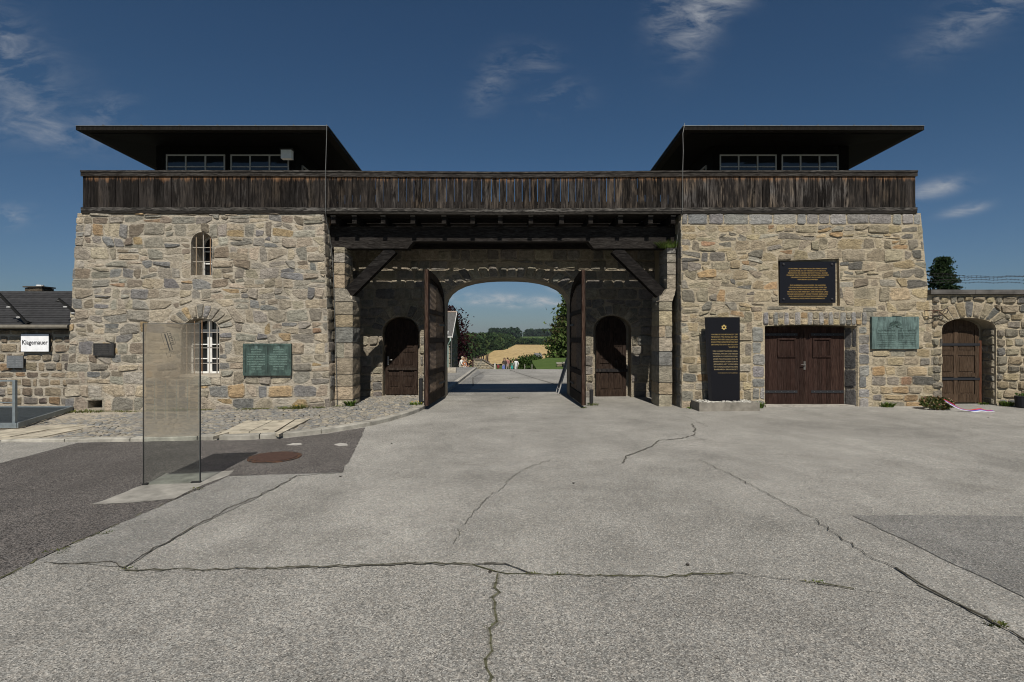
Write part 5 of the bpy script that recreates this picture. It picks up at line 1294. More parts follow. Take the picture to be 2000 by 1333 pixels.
# ------------------------------------------------------------------ wreath, pot, sign board
random.seed(121)
def leafquad(mb, c, r, col, up=.0):
    a = Vector((U(-1, 1), U(-1, 1), U(-1, 1)+up)).normalized(); b = a.cross(Vector((U(-1, 1), U(-1, 1), U(-1, 1)))).normalized(); c = Vector(c)
    mb.add([c-a*r, c+b*r*.5, c+a*r, c-b*r*.5], [(0, 1, 2, 3)], col)
wx_, wy_ = (1829-HX)/F*12.6, 12.6; wzg = gz(wx_)
wr = thing('wreath', (wx_, wy_, wzg), 'leafy memorial wreath with dried flowers lying at the foot of the right tower', 'wreath')
mb = MB()
for _ in range(900):
    a = U(0, 2*math.pi); b = U(0, 2*math.pi); r = U(.4, 1.)*.09
    R_ = .22+r*math.cos(b); p = (wx_+R_*math.cos(a)*1.25, wy_+R_*math.sin(a)*.75, wzg+.10+r*math.sin(b)+.10*(math.sin(a)*.5+.5))
    t = U(.5, 1.3); leafquad(mb, p, U(.025, .05), random.choice([(.075*t, .10*t, .03*t, 1), (.06*t, .085*t, .03*t, 1), (.13*t, .10*t, .045*t, 1)]))
mb.build('greenery', 'leaf', wr)
mb = MB()
for _ in range(90):
    a = U(0, 2*math.pi); p = (wx_+U(.2, .36)*math.cos(a)*1.2, wy_+U(.2, .34)*math.sin(a)*.75-.04, wzg+.17+.10*(math.sin(a)*.5+.5)+U(-.05, .03)); t = U(.7, 1.2)
    for _ in range(3): leafquad(mb, p, U(.012, .024), random.choice([(.42*t, .36*t, .16*t, 1), (.35*t, .13*t, .12*t, 1), (.5*t, .44*t, .3*t, 1)]))
mb.build('flowers', 'leaf', wr)
RB = [(wx_+.02, wy_-.2, .24), (wx_+.1, wy_-.30, .16), (wx_+.2, wy_-.42, .07), (wx_+.36, wy_-.47, .035), (wx_+.5, wy_-.44, .03), (wx_+.66, wy_-.43, .045), (wx_+.82, wy_-.40, .02), (wx_+.95, wy_-.42, .025)]
for i, c_ in enumerate(((.5, .5, .53, 1), (.03, .06, .33, 1), (.42, .03, .025, 1))):
    mb = MB(); L = smoothline([Vector(p) for p in RB], 4); V = []
    for k, p in enumerate(L):
        tw = .9*math.sin(k*.42); d = Vector((.12*tw, .8-.3*abs(tw), .55+.4*tw)).normalized()*.026
        V += [p+d*(i-1.5)+Vector((0, 0, wzg)), p+d*(i-.52)+Vector((0, 0, wzg))]
    mb.add(V, [(2*k, 2*k+1, 2*k+3, 2*k+2) for k in range(len(L)-1)], c_); mb.build('ribbon', 'cloth', wr, smooth=True)
px_ = (2001-HX)/F*12.75; pz = gz(px_)
po = thing('plant_pot', (px_, 12.75, pz), 'dark round pot at the foot of the boundary wall on the right picture edge', 'pot')
mb = MB(); mb.tube([(0, 0, 0), (0, 0, .02), (0, 0, .25), (0, 0, .27), (0, 0, .275)], [.15, .16, .185, .19, .15], 18, (.016, .017, .022, 1)); mb.build('pot', 'paint', po, local=True, smooth=False)
mb = MB()
for _ in range(60): leafquad(mb, (U(-.12, .12), U(-.12, .12), .28+U(0, .05)), .04, (.06, .1, .03, 1), .6)
mb.build('plant', 'leaf', po, local=True)
# A-frame board behind the right leaf
ax, ay = 1.93, 16.95
af = thing('sandwich_board', (ax, ay, gz(ax, ay)), 'black A-frame board with pale frame standing behind the right gate leaf', 'board')
for s_ in (-1, 1):
    a0 = Vector((ax+s_*.30-.05, ay, gz(ax, ay)+.01)); a1 = Vector((ax-.0+s_*.02-.0, ay, gz(ax, ay)+1.08)); mb = MB()
    for yy in (-.32, .32): mb.bar(a0+Vector((0, yy, 0)), a1+Vector((0, yy, 0)), .035, .03, (0, 1, 0), (.30, .30, .30, 1))
    mb.bar(a1+Vector((0, -.32, 0)), a1+Vector((0, .32, 0)), .03, .03, (0, 0, 1), (.3, .3, .3, 1)); q = a0+(a1-a0)*.12; mb.bar(q+Vector((0, -.32, 0)), q+Vector((0, .32, 0)), .03, .03, (0, 0, 1), (.3, .3, .3, 1))
    fr_ = mb.build('frame', 'paint', af)
    mb = MB(); q0, q1 = a0+(a1-a0)*.14, a0+(a1-a0)*.97; mb.prism([q0+Vector((0, -.30, 0)), q0+Vector((0, .30, 0)), q1+Vector((0, .30, 0)), q1+Vector((0, -.30, 0))], (.008*s_, 0, 0), (.012, .012, .014, 1)); mb.build('panel', 'paint', af)

# ------------------------------------------------------------------ plants on site
random.seed(131)
def tuft(x, y, z, r, h, n, label, col=(.10, .15, .035), broad=False, flower=None, group='weeds in the paving and at the wall feet', name='weed_tuft'):
    o = thing(name, (x, y, z), label, 'weed' if name == 'weed_tuft' else 'grass', group); mb = MB()
    for _ in range(n):
        a = U(0, 2*math.pi); rr = r*math.sqrt(U(0, 1)); b = Vector((rr*math.cos(a), rr*math.sin(a)*.6, -.005)); l = h*U(.5, 1.1); d = Vector((math.cos(a)*U(.1, .8), math.sin(a)*U(.1, .6), 1)).normalized()
        sd = Vector((-d.y, d.x, 0)); sd = sd.normalized() if sd.length > .01 else Vector((1, 0, 0)); w = (.014 if broad else .0055)*U(.7, 1.4); t = U(.6, 1.35); c = (col[0]*t*U(.8, 1.3), col[1]*t, col[2]*t, 1)
        m = b+d*l*.55; tip = b+d*l+Vector((math.cos(a), math.sin(a), -.35))*l*.3
        mb.add([b-sd*w*.5, b+sd*w*.5, m+sd*w, m-sd*w, tip], [(0, 1, 2, 3), (3, 2, 4)], c)
    mb.build('leaves', 'grass', o, local=True)
    if flower:
        mb = MB()
        for _ in range(flower[0]):
            p = (U(-r, r), U(-r, r)*.5, h*U(.6, 1.)); 
            for _ in range(4): leafquad(mb, p, .017, flower[1])
        mb.build('flowers', 'leaf', o, local=True)
    return o
def at_base(px, y): x = (px-HX)/F*y; return x, y
for (px, y, r, h, n, lab, br, fl_, dz) in (
    (142, 12.95, .32, .09, 150, 'low grass clump at the left corner of the left tower', False, None, 'k'),
    (178, 13.0, .35, .10, 150, 'low grass clump below the drain hole in the left tower', False, None, 'k'),
    (240, 13.05, .3, .05, 60, 'sparse short weeds between drain hole and glass panel', False, None, 'k'),
    (352, 13.0, .22, .08, 60, 'small weeds seen through the glass panel', True, None, 'k'),
    (480, 13.0, .35, .06, 80, 'flat weeds below the dark green bronze tablet', False, None, 'k'),
    (560, 13.0, .30, .08, 100, 'low weeds with a yellow bloom near the foot of the left tower', False, (3, (.75, .5, .03, 1)), 'k'),
    (585, 13.0, .22, .14, 120, 'taller grass clump at the left tower foot', False, None, 'k'),
    (620, 13.0, .12, .08, 50, 'small grass clump at the inner corner of the left tower', False, None, 'k'),
    (662, 13.3, .22, .05, 50, 'flat weeds at the foot of the left stone pier', False, None, 'k'),
    (685, 13.4, .10, .19, 60, 'leafy weed beside the left stone pier', True, None, 'k'),
    (812, 13.55, .16, .09, 60, 'weed with yellow flowers beside the left bollard', True, (6, (.8, .6, .05, 1)), 'k'),
    (1157, 13.8, .16, .10, 70, 'weed at the foot of the right bollard', False, None, 0),
    (1140, 13.3, .08, .06, 30, 'tiny weed under the tip of the right gate leaf', False, None, 0),
    (1352, 13.1, .16, .05, 40, 'flat weed beside the pebble trough', True, None, 0),
    (1482, 13.05, .10, .19, 80, 'bright leafy weed between trough and double door', True, None, 0),
    (1734, 13.05, .14, .15, 90, 'round leafy weed under the pale bronze tablet', True, None, 0),
    (1922, 13.4, .12, .08, 40, 'small weed inside the right door recess', True, None, 0),
    (1968, 13.05, .16, .17, 90, 'bushy weed at the foot of the boundary wall', True, None, 0)):
    x, y = at_base(px, y); tuft(x, y, gz(x)+(kh(x) if dz == 'k' else 0), r, h, n, lab, (.10, .155, .035) if br else (.11, .135, .045), br, fl_)
for (px, py, r, h, n, lab) in ((1945, 1222, .06, .03, 60, 'grass growing in the wide crack near the right edge'), (245, 1113, .07, .02, 30, 'moss tuft at the left crack junction'), (1040, 1122, .05, .02, 24, 'moss tuft in the middle of the cross crack'), (1090, 1124, .05, .025, 24, 'second moss tuft in the cross crack'), (1595, 1140, .08, .02, 26, 'moss in the short crack on the right'), (385, 957, .09, .03, 60, 'grass beside the concrete footing of the glass panel'), (960, 1225, .04, .02, 20, 'moss in the crack running towards the viewer'), (110, 1080, .1, .03, 40, 'moss at the edge of the dark asphalt'), (1000, 778, .3, .03, 50, 'thin dry grass at the old gate stop in the passage'), (1100, 772, .3, .02, 30, 'dry grass under the hinge of the right gate leaf'), (435, 857, .18, .03, 50, 'grass in the joint of the concrete cover slabs'), (205, 1043, .06, .03, 25, 'small moss tuft further up the dark asphalt edge')):
    x, y = G(px, py); tuft(x, y, gz(x, y), r, h, n, lab, (.10, .12, .04))
random.seed(137)
tuft(4.06, 13.55, 4.0, .26, .22, 420, 'thick green grass cushion on top of the right stone pier', (.10, .15, .04), False, None, None, 'grass_cushion')
mb = MB()
for _ in range(2600):          # thin moss and grass along the tower foot
    x = U(-10.6, -4.4); y = 13.12+U(-.12, .05)-max(0, noise.noise((x*1.7, 0, 0)))*.25; h = U(.012, .04)
    if noise.noise((x*1.1, 4., 0)) < -.05: continue
    t = U(.6, 1.3); z = gz(x)+kh(x); mb.add([(x-.006, y, z), (x+.006, y, z), (x+U(-.02, .02), y+U(-.02, .02), z+h)], [(0, 1, 2)], (.12*t, .125*t, .045*t, 1))
tag(mb.build('ground_cover', 'grass'), 'thin moss and grass along the foot of the left tower', 'grass', kind='stuff')

# ------------------------------------------------------------------ trees
def tree(name, base, H, rx, ry, z0, label, pal, nc, nl, ls, trunk_r=.25, conif=0., cat='tree', group=None, droop=0., seed=1):
    random.seed(seed); o = thing(name, base, label, cat, group)
    mb = MB(); pts = [(U(-.04, .04)*H*k/6*.3, U(-.04, .04)*H*k/6*.3, H*.95*k/6-.3) for k in range(7)]
    mb.tube(pts, [trunk_r*(1.12-k/6.2) for k in range(7)], 8, (.07, .05, .036, 1))
    C = []
    for _ in range(nc):
        t = U(0, 1)**(.8 if conif else 1); z = z0+(H-z0)*t
        prof = (1-t)**.75*(1 if not conif else 1)+.06 if conif else math.sqrt(max(0., 1-(2*t-.85)**2/1.35))
        a = U(0, 2*math.pi); q = U(.35, 1.)**.5*prof*U(.8, 1.12); C.append((rx*q*math.cos(a), ry*q*math.sin(a), z-droop*q*rx))
    for c in C[::max(1, nc//22)]:
        zt = max(.2, c[2]-.35*math.hypot(c[0], c[1])-.3); mb.tube([(0, 0, min(zt, H*.85)), (c[0]*.5, c[1]*.5, (min(zt, H*.85)+c[2])/2+.1), c], [trunk_r*.35, trunk_r*.2, trunk_r*.06], 5, (.07, .05, .036, 1))
    mb.build('trunk', 'bark', o, local=True)
    mb = MB(); cr = .17*(rx+ry)/2*(1.2 if not conif else .9)
    for c in C:
        pc = random.choice(pal); tt = U(.65, 1.3)
        for _ in range(nl):
            p = (c[0]+random.gauss(0, cr), c[1]+random.gauss(0, cr), c[2]+random.gauss(0, cr*(.6 if not conif else .35))); t = tt*U(.7, 1.3)
            leafquad(mb, p, ls*U(.6, 1.3), (pc[0]*t, pc[1]*t, pc[2]*t, 1), .4)
    mb.build('crown', 'leaf', o, local=True)
    return o
GR = [(.055, .10, .022), (.075, .125, .03), (.04, .075, .022)]; DK = [(.028, .05, .022), (.022, .04, .02), (.035, .055, .024)]
tree('spruce_tree', (8.2, 58, gz(0, 58)-.2), 9.7, 4.2, 4.0, .5, 'large green conifer rising behind the right gate leaf', [(.095, .145, .04), (.07, .105, .032), (.11, .145, .05), (.075, .07, .035)], 760, 40, .22, .3, 1., droop=.12, seed=3)
tree('copper_beech', (-8.4, 66, gz(0, 66)-.4), 8.7, 3.5, 3.2, .8, 'dark purple copper beech behind the low stone barrack', [(.028, .012, .015), (.04, .015, .019), (.02, .012, .013)], 300, 34, .2, .3, seed=4)
tree('pine_tree', P(1841, 620, 46).xy.to_3d()+Vector((0, 0, -.6)), 9.1, 1.45, 1.4, 4.6, 'dark green pine top behind the right boundary wall', DK, 170, 46, .12, .2, .6, seed=9)
tree('small_tree', (5.0, 118, gz(0, 118)-.3), 5.0, 2.4, 2.2, .4, 'round dark green tree beside the white farmhouse', [(.035, .06, .02), (.045, .07, .024)], 90, 26, .2, .2, seed=6)
for i, (x, y, h, r, lab) in enumerate(((1.9, 62, 2.3, 1.5, 'low green bush just right of the standing visitors'), (3.6, 70, 2.7, 1.8, 'middle green bush on the slope beyond the courtyard'), (.7, 78, 2.6, 1.4, 'small far bush behind the standing visitors'))):
    tree('bush', (x, y, gz(0, y)-.2), h, r, r*.9, .2, lab, [(.05, .09, .025), (.07, .11, .035), (.045, .075, .022)], 70, 26, .13, .06, cat='bush', group='bushes on the slope', seed=20+i)
# wood across the valley
random.seed(141)
mb = MB(); 
def wood_tree(x, y, h, r, pal):
    zb = tz(x, y); tt = U(.6, 1.25); c = random.choice(pal)
    for k in range(46):
        a = U(0, 2*math.pi); t = U(0.1, 1.); prof = math.sqrt(max(.02, 1-(2*t-.8)**2/1.5)); q = r*prof*U(.55, 1.08)
        p = (x+q*math.cos(a), y+q*math.sin(a), zb+h*t); s_ = U(.7, 1.25)*tt*(.75+.4*t); leafquad(mb, p, r*U(.26, .45), (c[0]*s_, c[1]*s_, c[2]*s_, 1), .5)
WP = [(.036, .062, .026), (.045, .075, .03), (.028, .05, .024), (.055, .08, .03)]
def fb(y):      # wheat field edge
    L = [(250, -26), (300, -19), (450, -10.5), (560, -2), (690, 11)]
    for (a, xa), (b, xb) in zip(L, L[1:]):
        if y <= b: return xa+(xb-xa)*(y-a)/(b-a)
    return 11
for _ in range(900):
    y = U(285, 720); x = fb(y)-abs(random.gauss(0, 1))*38-3; wood_tree(x, y, U(9, 15.5), U(3., 5.), WP)
for _ in range(420):
    x = U(-90, 190); wood_tree(x, U(712, 800), U(12, 17) if x < 4 else U(7, 9.5), U(4, 6), WP)
for _ in range(170):
    wood_tree(U(55, 190), U(1480, 1600), U(16, 24), U(8, 12), [(.03, .05, .03)])
for _ in range(60): wood_tree(U(-40, 26), U(1180, 1250), U(18, 26), U(7, 11), [(.028, .05, .027)])
tag(mb.build('wood', 'leaf'), 'dense green wood across the valley around the wheat field', 'wood', kind='stuff')
mb = MB(); ys_ = [250, 300, 380, 450, 560, 690, 708]; n = 12; V = []
for y in ys_:
    for k in range(n+1): x = fb(y)+(210-fb(y))*(k/n)**1.3; V.append((x, y, tz(x, y)+.7))
mb.add(V, [(j*(n+1)+i, j*(n+1)+i+1, (j+1)*(n+1)+i+1, (j+1)*(n+1)+i) for j in range(len(ys_)-1) for i in range(n)]); tag(mb.build('wheat_field', 'wheat'), kind='structure')
mb = MB(); V = []
for j in range(7):
    for i in range(13): x, y = 3.0+i*1.6, 36.2+j*4.5; V.append((x-.9+(j*.05), 36.4+j*2.6, (-.62 if i == 0 else -.40)+.03*j+.04*math.sin(i*1.3+j)))
mb.add(V, [(j*13+i, j*13+i+1, (j+1)*13+i+1, (j+1)*13+i) for j in range(6) for i in range(12)]); tag(mb.build('lawn', 'lawn'), kind='structure')
mb = MB(); V = []; n = 60
for k in range(n+1):
    x = -3000+6000*k/n; h = 42+14*noise.noise((x*.0016, 1.3, 0))+9*noise.noise((x*.005, 7., 0)); V += [(x, 6200, -40), (x, 6500, h), (x, 8200, h*.8)]
mb.add(V, [(k*3+j, k*3+3+j, k*3+4+j, k*3+1+j) for k in range(n) for j in range(2)]); tag(mb.build('hills', 'far_hill'), kind='structure')
mb = MB(); mb.add([(30, 1100, tz(30, 1100)+1), (230, 1100, tz(230, 1100)+1), (230, 1470, tz(230, 1470)+1.5), (30, 1470, tz(30, 1470)+1.5)], [(0, 1, 2, 3)]); tag(mb.build('meadow', 'lawn'), kind='structure')

# ------------------------------------------------------------------ courtyard beyond the gate
random.seed(151)
mb = MB(); pv = [(-1.93, 16.8), (-2.02, 34.0), (-14, 34.0), (-14, 16.8)]; mb.prism([(x, y, gz(x, y)-.02) for x, y in pv], (0, 0, .02)); 
def yard(): 
    K = [(G(868, 772)), G(885, 758), G(905, 740), G(935, 716)]; return K
KY = [(-1.93, 16.75), (-1.93, 19.), (-1.92, 23.), (-1.93, 28.), (-1.95, 35.)]
mb = MB(); V = []
for (x, y) in KY: V += [(x-.16, y, gz(x, y)+.10), (-16, y, gz(-16, y)+.10)]
mb.add(V, [(2*k, 2*k+2, 2*k+3, 2*k+1) for k in range(len(KY)-1)]); fw_ = mb.build('footway', 'asphalt_mid'); tag(fw_, kind='structure')
for (a, b) in zip(KY, KY[1:]):
    n = int((b[1]-a[1])/1.1)+1
    for k in range(n):
        p, q = Vector(a)+(Vector(b)-Vector(a))*(k/n), Vector(a)+(Vector(b)-Vector(a))*((k+1)/n); mb = MB(); t = U(.9, 1.1)
        mb.prism([(p.x-.16, p.y+.006, gz(p.x, p.y)-.05), (p.x, p.y+.006, gz(p.x, p.y)-.05), (q.x, q.y-.006, gz(q.x, q.y)-.05), (q.x-.16, q.y-.006, gz(q.x, q.y)-.05)], (0, 0, .155), (.34*t, .32*t, .28*t, 1)); mb.build('kerb_stone', 'concrete', fw_)
mb = MB(); mb.add([(x, y, gz(x, y)+.005) for x, y in ((-1.9, 16.8), (-1.3, 16.8), (-1.1, 27), (-1.75, 33))], [(0, 1, 2, 3)]); tag(mb.build('asphalt_strip', 'asphalt_patch'), kind='structure')
def line(pts, w, col=(.09, .085, .075, 1)):
    mb = MB(); q = ragged(pts, .02, .4, False)
    for a, b in zip(q, q[1:]):
        a, b = Vector(a), Vector(b); d = b-a; n = Vector((-d.y, d.x)).normalized()*w/2; mb.add([(p.x, p.y, gz(p.x, p.y)+.009) for p in (a-n, b-n, b+n, a+n)], [(0, 1, 2, 3)], col)
    tag(mb.build('crack', 'crack'), kind='structure')
line([(1.9, 20.5), (1.1, 26), (.2, 33)], .05); line([(-1.25, 20), (-1.6, 25.5), (-1.3, 31)], .05); line([(-1.8, 16.5), (1.8, 16.4)], .03)
# low stone barrack
bk = thing('stone_barrack', (-8, 43, gz(0, 40)), 'low stone barrack with grey shingled roof and pale downpipe beyond the archway', 'building')
bx = -4.26; by0, by1 = 40., 46.4; zb0 = gz(0, 40)-.1; ze = EYE+.19; zr_ = EYE+48/F*43.2
mb = MB(); mb.prism([(bx, by0, zb0), (bx, by1, zb0), (bx, by1, ze), (bx, (by0+by1)/2, zr_-.1), (bx, by0, ze)], (-22, 0, 0)); mb.build('wall', 'mortar_dark', bk)
bmap2 = lambda y, z, h: (bx+h, y, z); fmap2 = lambda x, z, h: (x, by0-h, z)
for p in coursed(by0, by1, zb0, ze, .32, .5, (), (.02, .035), .03): mb = MB(); stone_geo(mb, p, bmap2, .05, pick('wall')); mb.build('stone', 'stone', bk)
for p in coursed(-6.0, bx, zb0, ze-.1, .32, .5, (), (.02, .035), .03): mb = MB(); stone_geo(mb, p, fmap2, .05, pick('wall')); mb.build('stone', 'stone', bk)
mb = MB(); my = (by0+by1)/2
mb.prism([(bx+.25, by0-.35, ze-.17), (bx+.25, my, zr_+.0), (-26.5, my, zr_), (-26.5, by0-.35, ze-.17)], (0, 0, .08), (.09, .088, .085, 1)); r_ = mb.build('roof', 'shingle', bk)
mb = MB(); mb.prism([(bx+.25, my+.001, zr_), (bx+.25, by1+.35, ze-.17), (-26.5, by1+.35, ze-.17), (-26.5, my+.001, zr_)], (0, 0, .08), (.08, .078, .075, 1)); mb.build('roof', 'shingle', bk)
mb = MB(); mb.tube([(bx+.28, my, zr_+.1), (-26.5, my, zr_+.1)], .07, 7, (.32, .25, .2, 1)); mb.build('ridge', 'concrete', r_)
mb = MB(); mb.bar((bx+.27, by0-.36, ze-.13), (bx+.27, my, zr_+.045), .04, .14, (0, 0, 1), (.55, .54, .52, 1)); mb.build('verge', 'paint', r_)
mb = MB(); mb.tube([(bx+.3, by0-.42, ze-.16), (-26, by0-.42, ze-.16)], .06, 7, (.55, .54, .52, 1)); mb.build('gutter', 'paint', bk)
mb = MB()
for k in range(26): mb.box(bx-.1-k*.11, bx-.06-k*.11, by0-.14, by0-.10, ze+.05, ze+.26, (.7, .7, .68, 1))
mb.box(bx-3, bx-.02, by0-.15, by0-.09, ze+.27, ze+.31, (.7, .7, .68, 1)); mb.build('snow_guard', 'paint', r_)
mb = MB(); mb.tube([(bx+.12, by0-.42, ze-.18), (bx+.12, by0-.4, ze-.4), (bx-.1, by0-.1, ze-.75), (bx-.1, by0-.1, zb0+.05)], .05, 7, (.42, .55, .52, 1)); mb.build('downpipe', 'paint', bk)
# block with pole
q = Vector((-2.9, 28.2)); zq = gz(q.x, q.y)+.1
cb = thing('pole_block', (q.x, q.y, zq), 'pale concrete block holding a thin sign pole beyond the archway', 'post')
mb = MB(); rough_block(mb, -.26, .26, -.2, .2, 0, .26, (.33, .30, .25, 1), .01); mb.build('block', 'concrete', cb, local=True)
mb = MB(); mb.tube([(0, -.0, .2), (0, 0, 1.85)], .022, 6, (.16, .15, .15, 1)); mb.build('pole', 'metal_galv', cb, local=True)
# ramp wall with sculpture
rw = thing('ramp_wall', (-2.6, 50, -1.5), 'low stone wall with coping stepping down beside the far ramp', 'wall')
yy = 50.; A_ = P(925, 703, yy); B_ = P(942, 703, yy); C_ = P(966, 717.5, yy)
mb = MB(); mb.prism([(A_.x, yy, A_.z-1.6), (C_.x, yy, A_.z-1.6), (C_.x, yy, C_.z), (B_.x, yy, B_.z), (A_.x, yy, A_.z)], (0, .45, 0), (.2, .17, .13, 1)); mb.build('wall', 'mortar_dark', rw)
rmap2 = lambda x, z, h: (x, yy-h, z)
for p in coursed(A_.x, C_.x, A_.z-1.2, A_.z, .17, .24, [], (.012, .02), .02):
    c = cen(p); lim = B_.z if c[0] < B_.x else B_.z+(C_.z-B_.z)*(c[0]-B_.x)/(C_.x-B_.x)
    if max(v for _, v in p) < lim-.02: mb = MB(); stone_geo(mb, p, rmap2, .04, pick('pier')); mb.build('stone', 'stone', rw)
mb = MB(); mb.prism([(A_.x-.06, yy-.08, A_.z), (B_.x, yy-.08, B_.z), (B_.x, yy+.53, B_.z), (A_.x-.06, yy+.53, A_.z)], (0, 0, .09), (.13, .11, .095, 1)); mb.prism([(B_.x+.001, yy-.08, B_.z), (C_.x, yy-.08, C_.z), (C_.x, yy+.53, C_.z), (B_.x+.001, yy+.53, B_.z)], (0, 0, .09), (.13, .11, .095, 1)); mb.build('coping', 'concrete', rw)
sc_ = P(940, 703, 62); sm = thing('sculpture', (sc_.x, 62, sc_.z-2.6), 'row of dark upright figures forming a distant memorial behind the ramp wall', 'sculpture')
for i, (px, pt_, w) in enumerate(((926, 697, 5), (932, 696, 4), (936.5, 693.5, 3.5), (941, 692.5, 3), (945, 691.5, 3), (949, 693, 3), (952.5, 690.5, 3.5))):
    b, t = P(px, 704, 62), P(px+(.8 if i > 4 else -.4), pt_, 62); mb = MB(); rw_ = w/F*62/2
    mb.tube([b-Vector((0, 0, 2.6)), b, b+(t-b)*.45+Vector((U(-.06, .06), 0, 0)), b+(t-b)*.8, t], [rw_, rw_, rw_*.75, rw_*.8, rw_*.3], 6, (.03, .02, .018, 1)); mb.build('figure', 'bark', sm)
mb = MB(); a = P(922, 703, 62); b = P(956, 703, 62); mb.box(a.x, b.x, 61.6, 62.4, a.z-2.7, a.z-.2, (.05, .03, .025, 1)); mb.build('base', 'concrete', sm)
# gate posts on the lawn edge
for px, Y, lab in ((1094, 39.5, 'left of two square stone posts by the lawn beyond the gate'), (1107, 38.8, 'right of two square stone posts by the lawn, half behind the gate leaf')):
    x = (px-HX)/F*Y; z = gz(x, Y); st_ = thing('stone_post', (x, Y, z), lab, 'post', 'square stone posts by the lawn'); mb = MB(); z = 0.; w = .24
    while z < .52:
        h = .18; mb = MB(); rough_block(mb, -w, w, -w, w, z-.05 if z == 0 else z+.006, z+h-.006, pick('wall'), .02); mb.build('stone', 'stone', st_, local=True); z += h
    mb = MB(); rough_block(mb, -w-.05, w+.05, -w-.05, w+.05, z, z+.09, (.3, .28, .24, 1), .01, 2); mb.build('cap', 'concrete', st_, local=True)
# farmhouse
hh = P(1051, 702.5, 175); fh = thing('farmhouse', hh, 'small white farmhouse with grey roof far beyond the lawn', 'house')
mb = MB(); mb.prism([(-1.15, 0, -1), (1.15, 0, -1), (1.15, 0, .85), (-1.15, 0, .85)], (0, 4, 0), (.62, .6, .57, 1)); mb.build('wall', 'paint', fh, local=True)
mb = MB(); mb.prism([(-1.35, -.3, .8), (1.35, -.3, .8), (1.1, 2, 1.9), (-1.1, 2, 1.9)], (0, .05, .1), (.12, .12, .13, 1)); mb.prism([(-1.35, 4.3, .8), (1.35, 4.3, .8), (1.1, 2.001, 1.9), (-1.1, 2.001, 1.9)], (0, .05, .1), (.12, .12, .13, 1)); mb.build('roof', 'shingle', fh, local=True)
for x in (-.7, 0, .7): mb = MB(); mb.box(x-.16, x+.16, -.03, .02, -.1, .5, (.08, .08, .09, 1)); mb.build('window', 'paint', fh, local=True)
# barbed wire over the boundary wall
random.seed(161)
for i, (pa, pb, lab) in enumerate((((1872, 534), (2060, 534), 'topmost barbed wire strand above the right boundary wall'), ((1872, 539), (2060, 533.5), 'second barbed wire strand from the top above the boundary wall'), ((1874, 548), (2060, 546.5), 'third barbed wire strand from the top above the boundary wall'), ((1876, 553), (2060, 552.5), 'lowest barbed wire strand above the boundary wall'))):
    a, b = P(pa[0]-60, pa[1]-1, 15.), P(*pb, 15.); w = thing('barbed_wire', a, lab, 'barbed wire', 'barbed wire strands above the boundary wall'); pts = [a+(b-a)*(k/16)+Vector((0, 0, -.10*math.sin(math.pi*k/16)*(i < 2)-.015*math.sin(k*1.7))) for k in range(17)]
    mb = MB(); mb.tube(pts, .0045, 4, (.03, .028, .028, 1)); mb.build('strand', 'paint', w); mb = MB()
    for k in range(30):
        t = (k+U(.3, .7))/30; j = int(t*16); p = pts[j]+(pts[j+1]-pts[j])*(t*16-j); mb.bar(p+Vector((-.012, 0, -.022)), p+Vector((.012, 0, .022)), .007, .007, (0, 1, 0), (.03, .028, .028, 1))
    mb.build('barbs', 'paint', w)
for px in (1800, 2062):
    a = P(px, 528, 15.); mb = MB(); mb.bar((a.x, 15., 2.3), (a.x, 15., a.z), .06, .06, (0, 1, 0), (.05, .05, .05, 1)); fp = thing('wire_post', (a.x, 15., 2.3), 'concrete post holding the barbed wire, hidden behind the right tower' if px < 1900 else 'concrete post holding the barbed wire beyond the right picture edge', 'post'); mb.build('post', 'concrete', fp)

# ------------------------------------------------------------------ people
def person(loc, rz, label, J, E, cols, hair, extra=None, scale=1.):
    """J: joint name -> (pos, radius); E: edges; body grown with the Skin modifier as one continuous mesh"""
    o = thing('person', loc, label, 'person', 'visitors beyond the gate'); o.rotation_euler.z = rz; o.scale = (scale,)*3
    names = list(J); me = bpy.data.meshes.new('body'); me.from_pydata([J[n][0] for n in names], [(names.index(a), names.index(b)) for a, b in E], [])
    b = bpy.data.objects.new('body', me); COL.objects.link(b)
    md = b.modifiers.new('s', 'SKIN'); md.use_smooth_shade = True
    for i, n in enumerate(names):
        r = J[n][1]; me.skin_vertices[0].data[i].radius = r if isinstance(r, tuple) else (r, r); me.skin_vertices[0].data[i].use_root = (n == 'pelvis')
    sb_ = b.modifiers.new('d', 'SUBSURF'); sb_.levels = 1; sb_.render_levels = 1
    bpy.context.view_layer.update(); m2 = bpy.data.meshes.new_from_object(b.evaluated_get(bpy.context.evaluated_depsgraph_get())); b.modifiers.clear(); b.data = m2
    for a in [a for a in m2.color_attributes]: m2.color_attributes.remove(a)
    at = m2.color_attributes.new('Col', 'FLOAT_COLOR', 'POINT'); arr = []
    for v in m2.vertices:
        n = min(names, key=lambda k: (Vector(J[k][0])-v.co).length/ (1 if k not in ('head', 'neck') else .9)); arr += list(cols(n))+[1]
    at.data.foreach_set('color', arr); m2.materials.clear(); m2.materials.append(M['cloth']); b.parent = o
    hd = Vector(J['head'][0]); mb = MB(); n = 9; V = []
    for (zz, rr) in ((-.02 if hair[1] < .1 else -hair[1], .108), (.05, .115), (.10, .09), (.135, .04)):
        V += [(hd.x+rr*math.cos(2*math.pi*k/n), hd.y+.03+rr*math.sin(2*math.pi*k/n)*(1 if zz > 0 else .8), hd.z+zz) for k in range(n)]
    mb.add(V, [(j*n+k, j*n+(k+1) % n, (j+1)*n+(k+1) % n, (j+1)*n+k) for j in range(3) for k in range(n) if not (j == 0 and math.sin(2*math.pi*(k+.5)/n) < -.25)]+[tuple(range(3*n, 4*n))], hair[0]); mb.build('hair', 'cloth', o, local=True, smooth=True)
    if extra: extra(o)
    return o
SKIN = (.42, .26, .18)
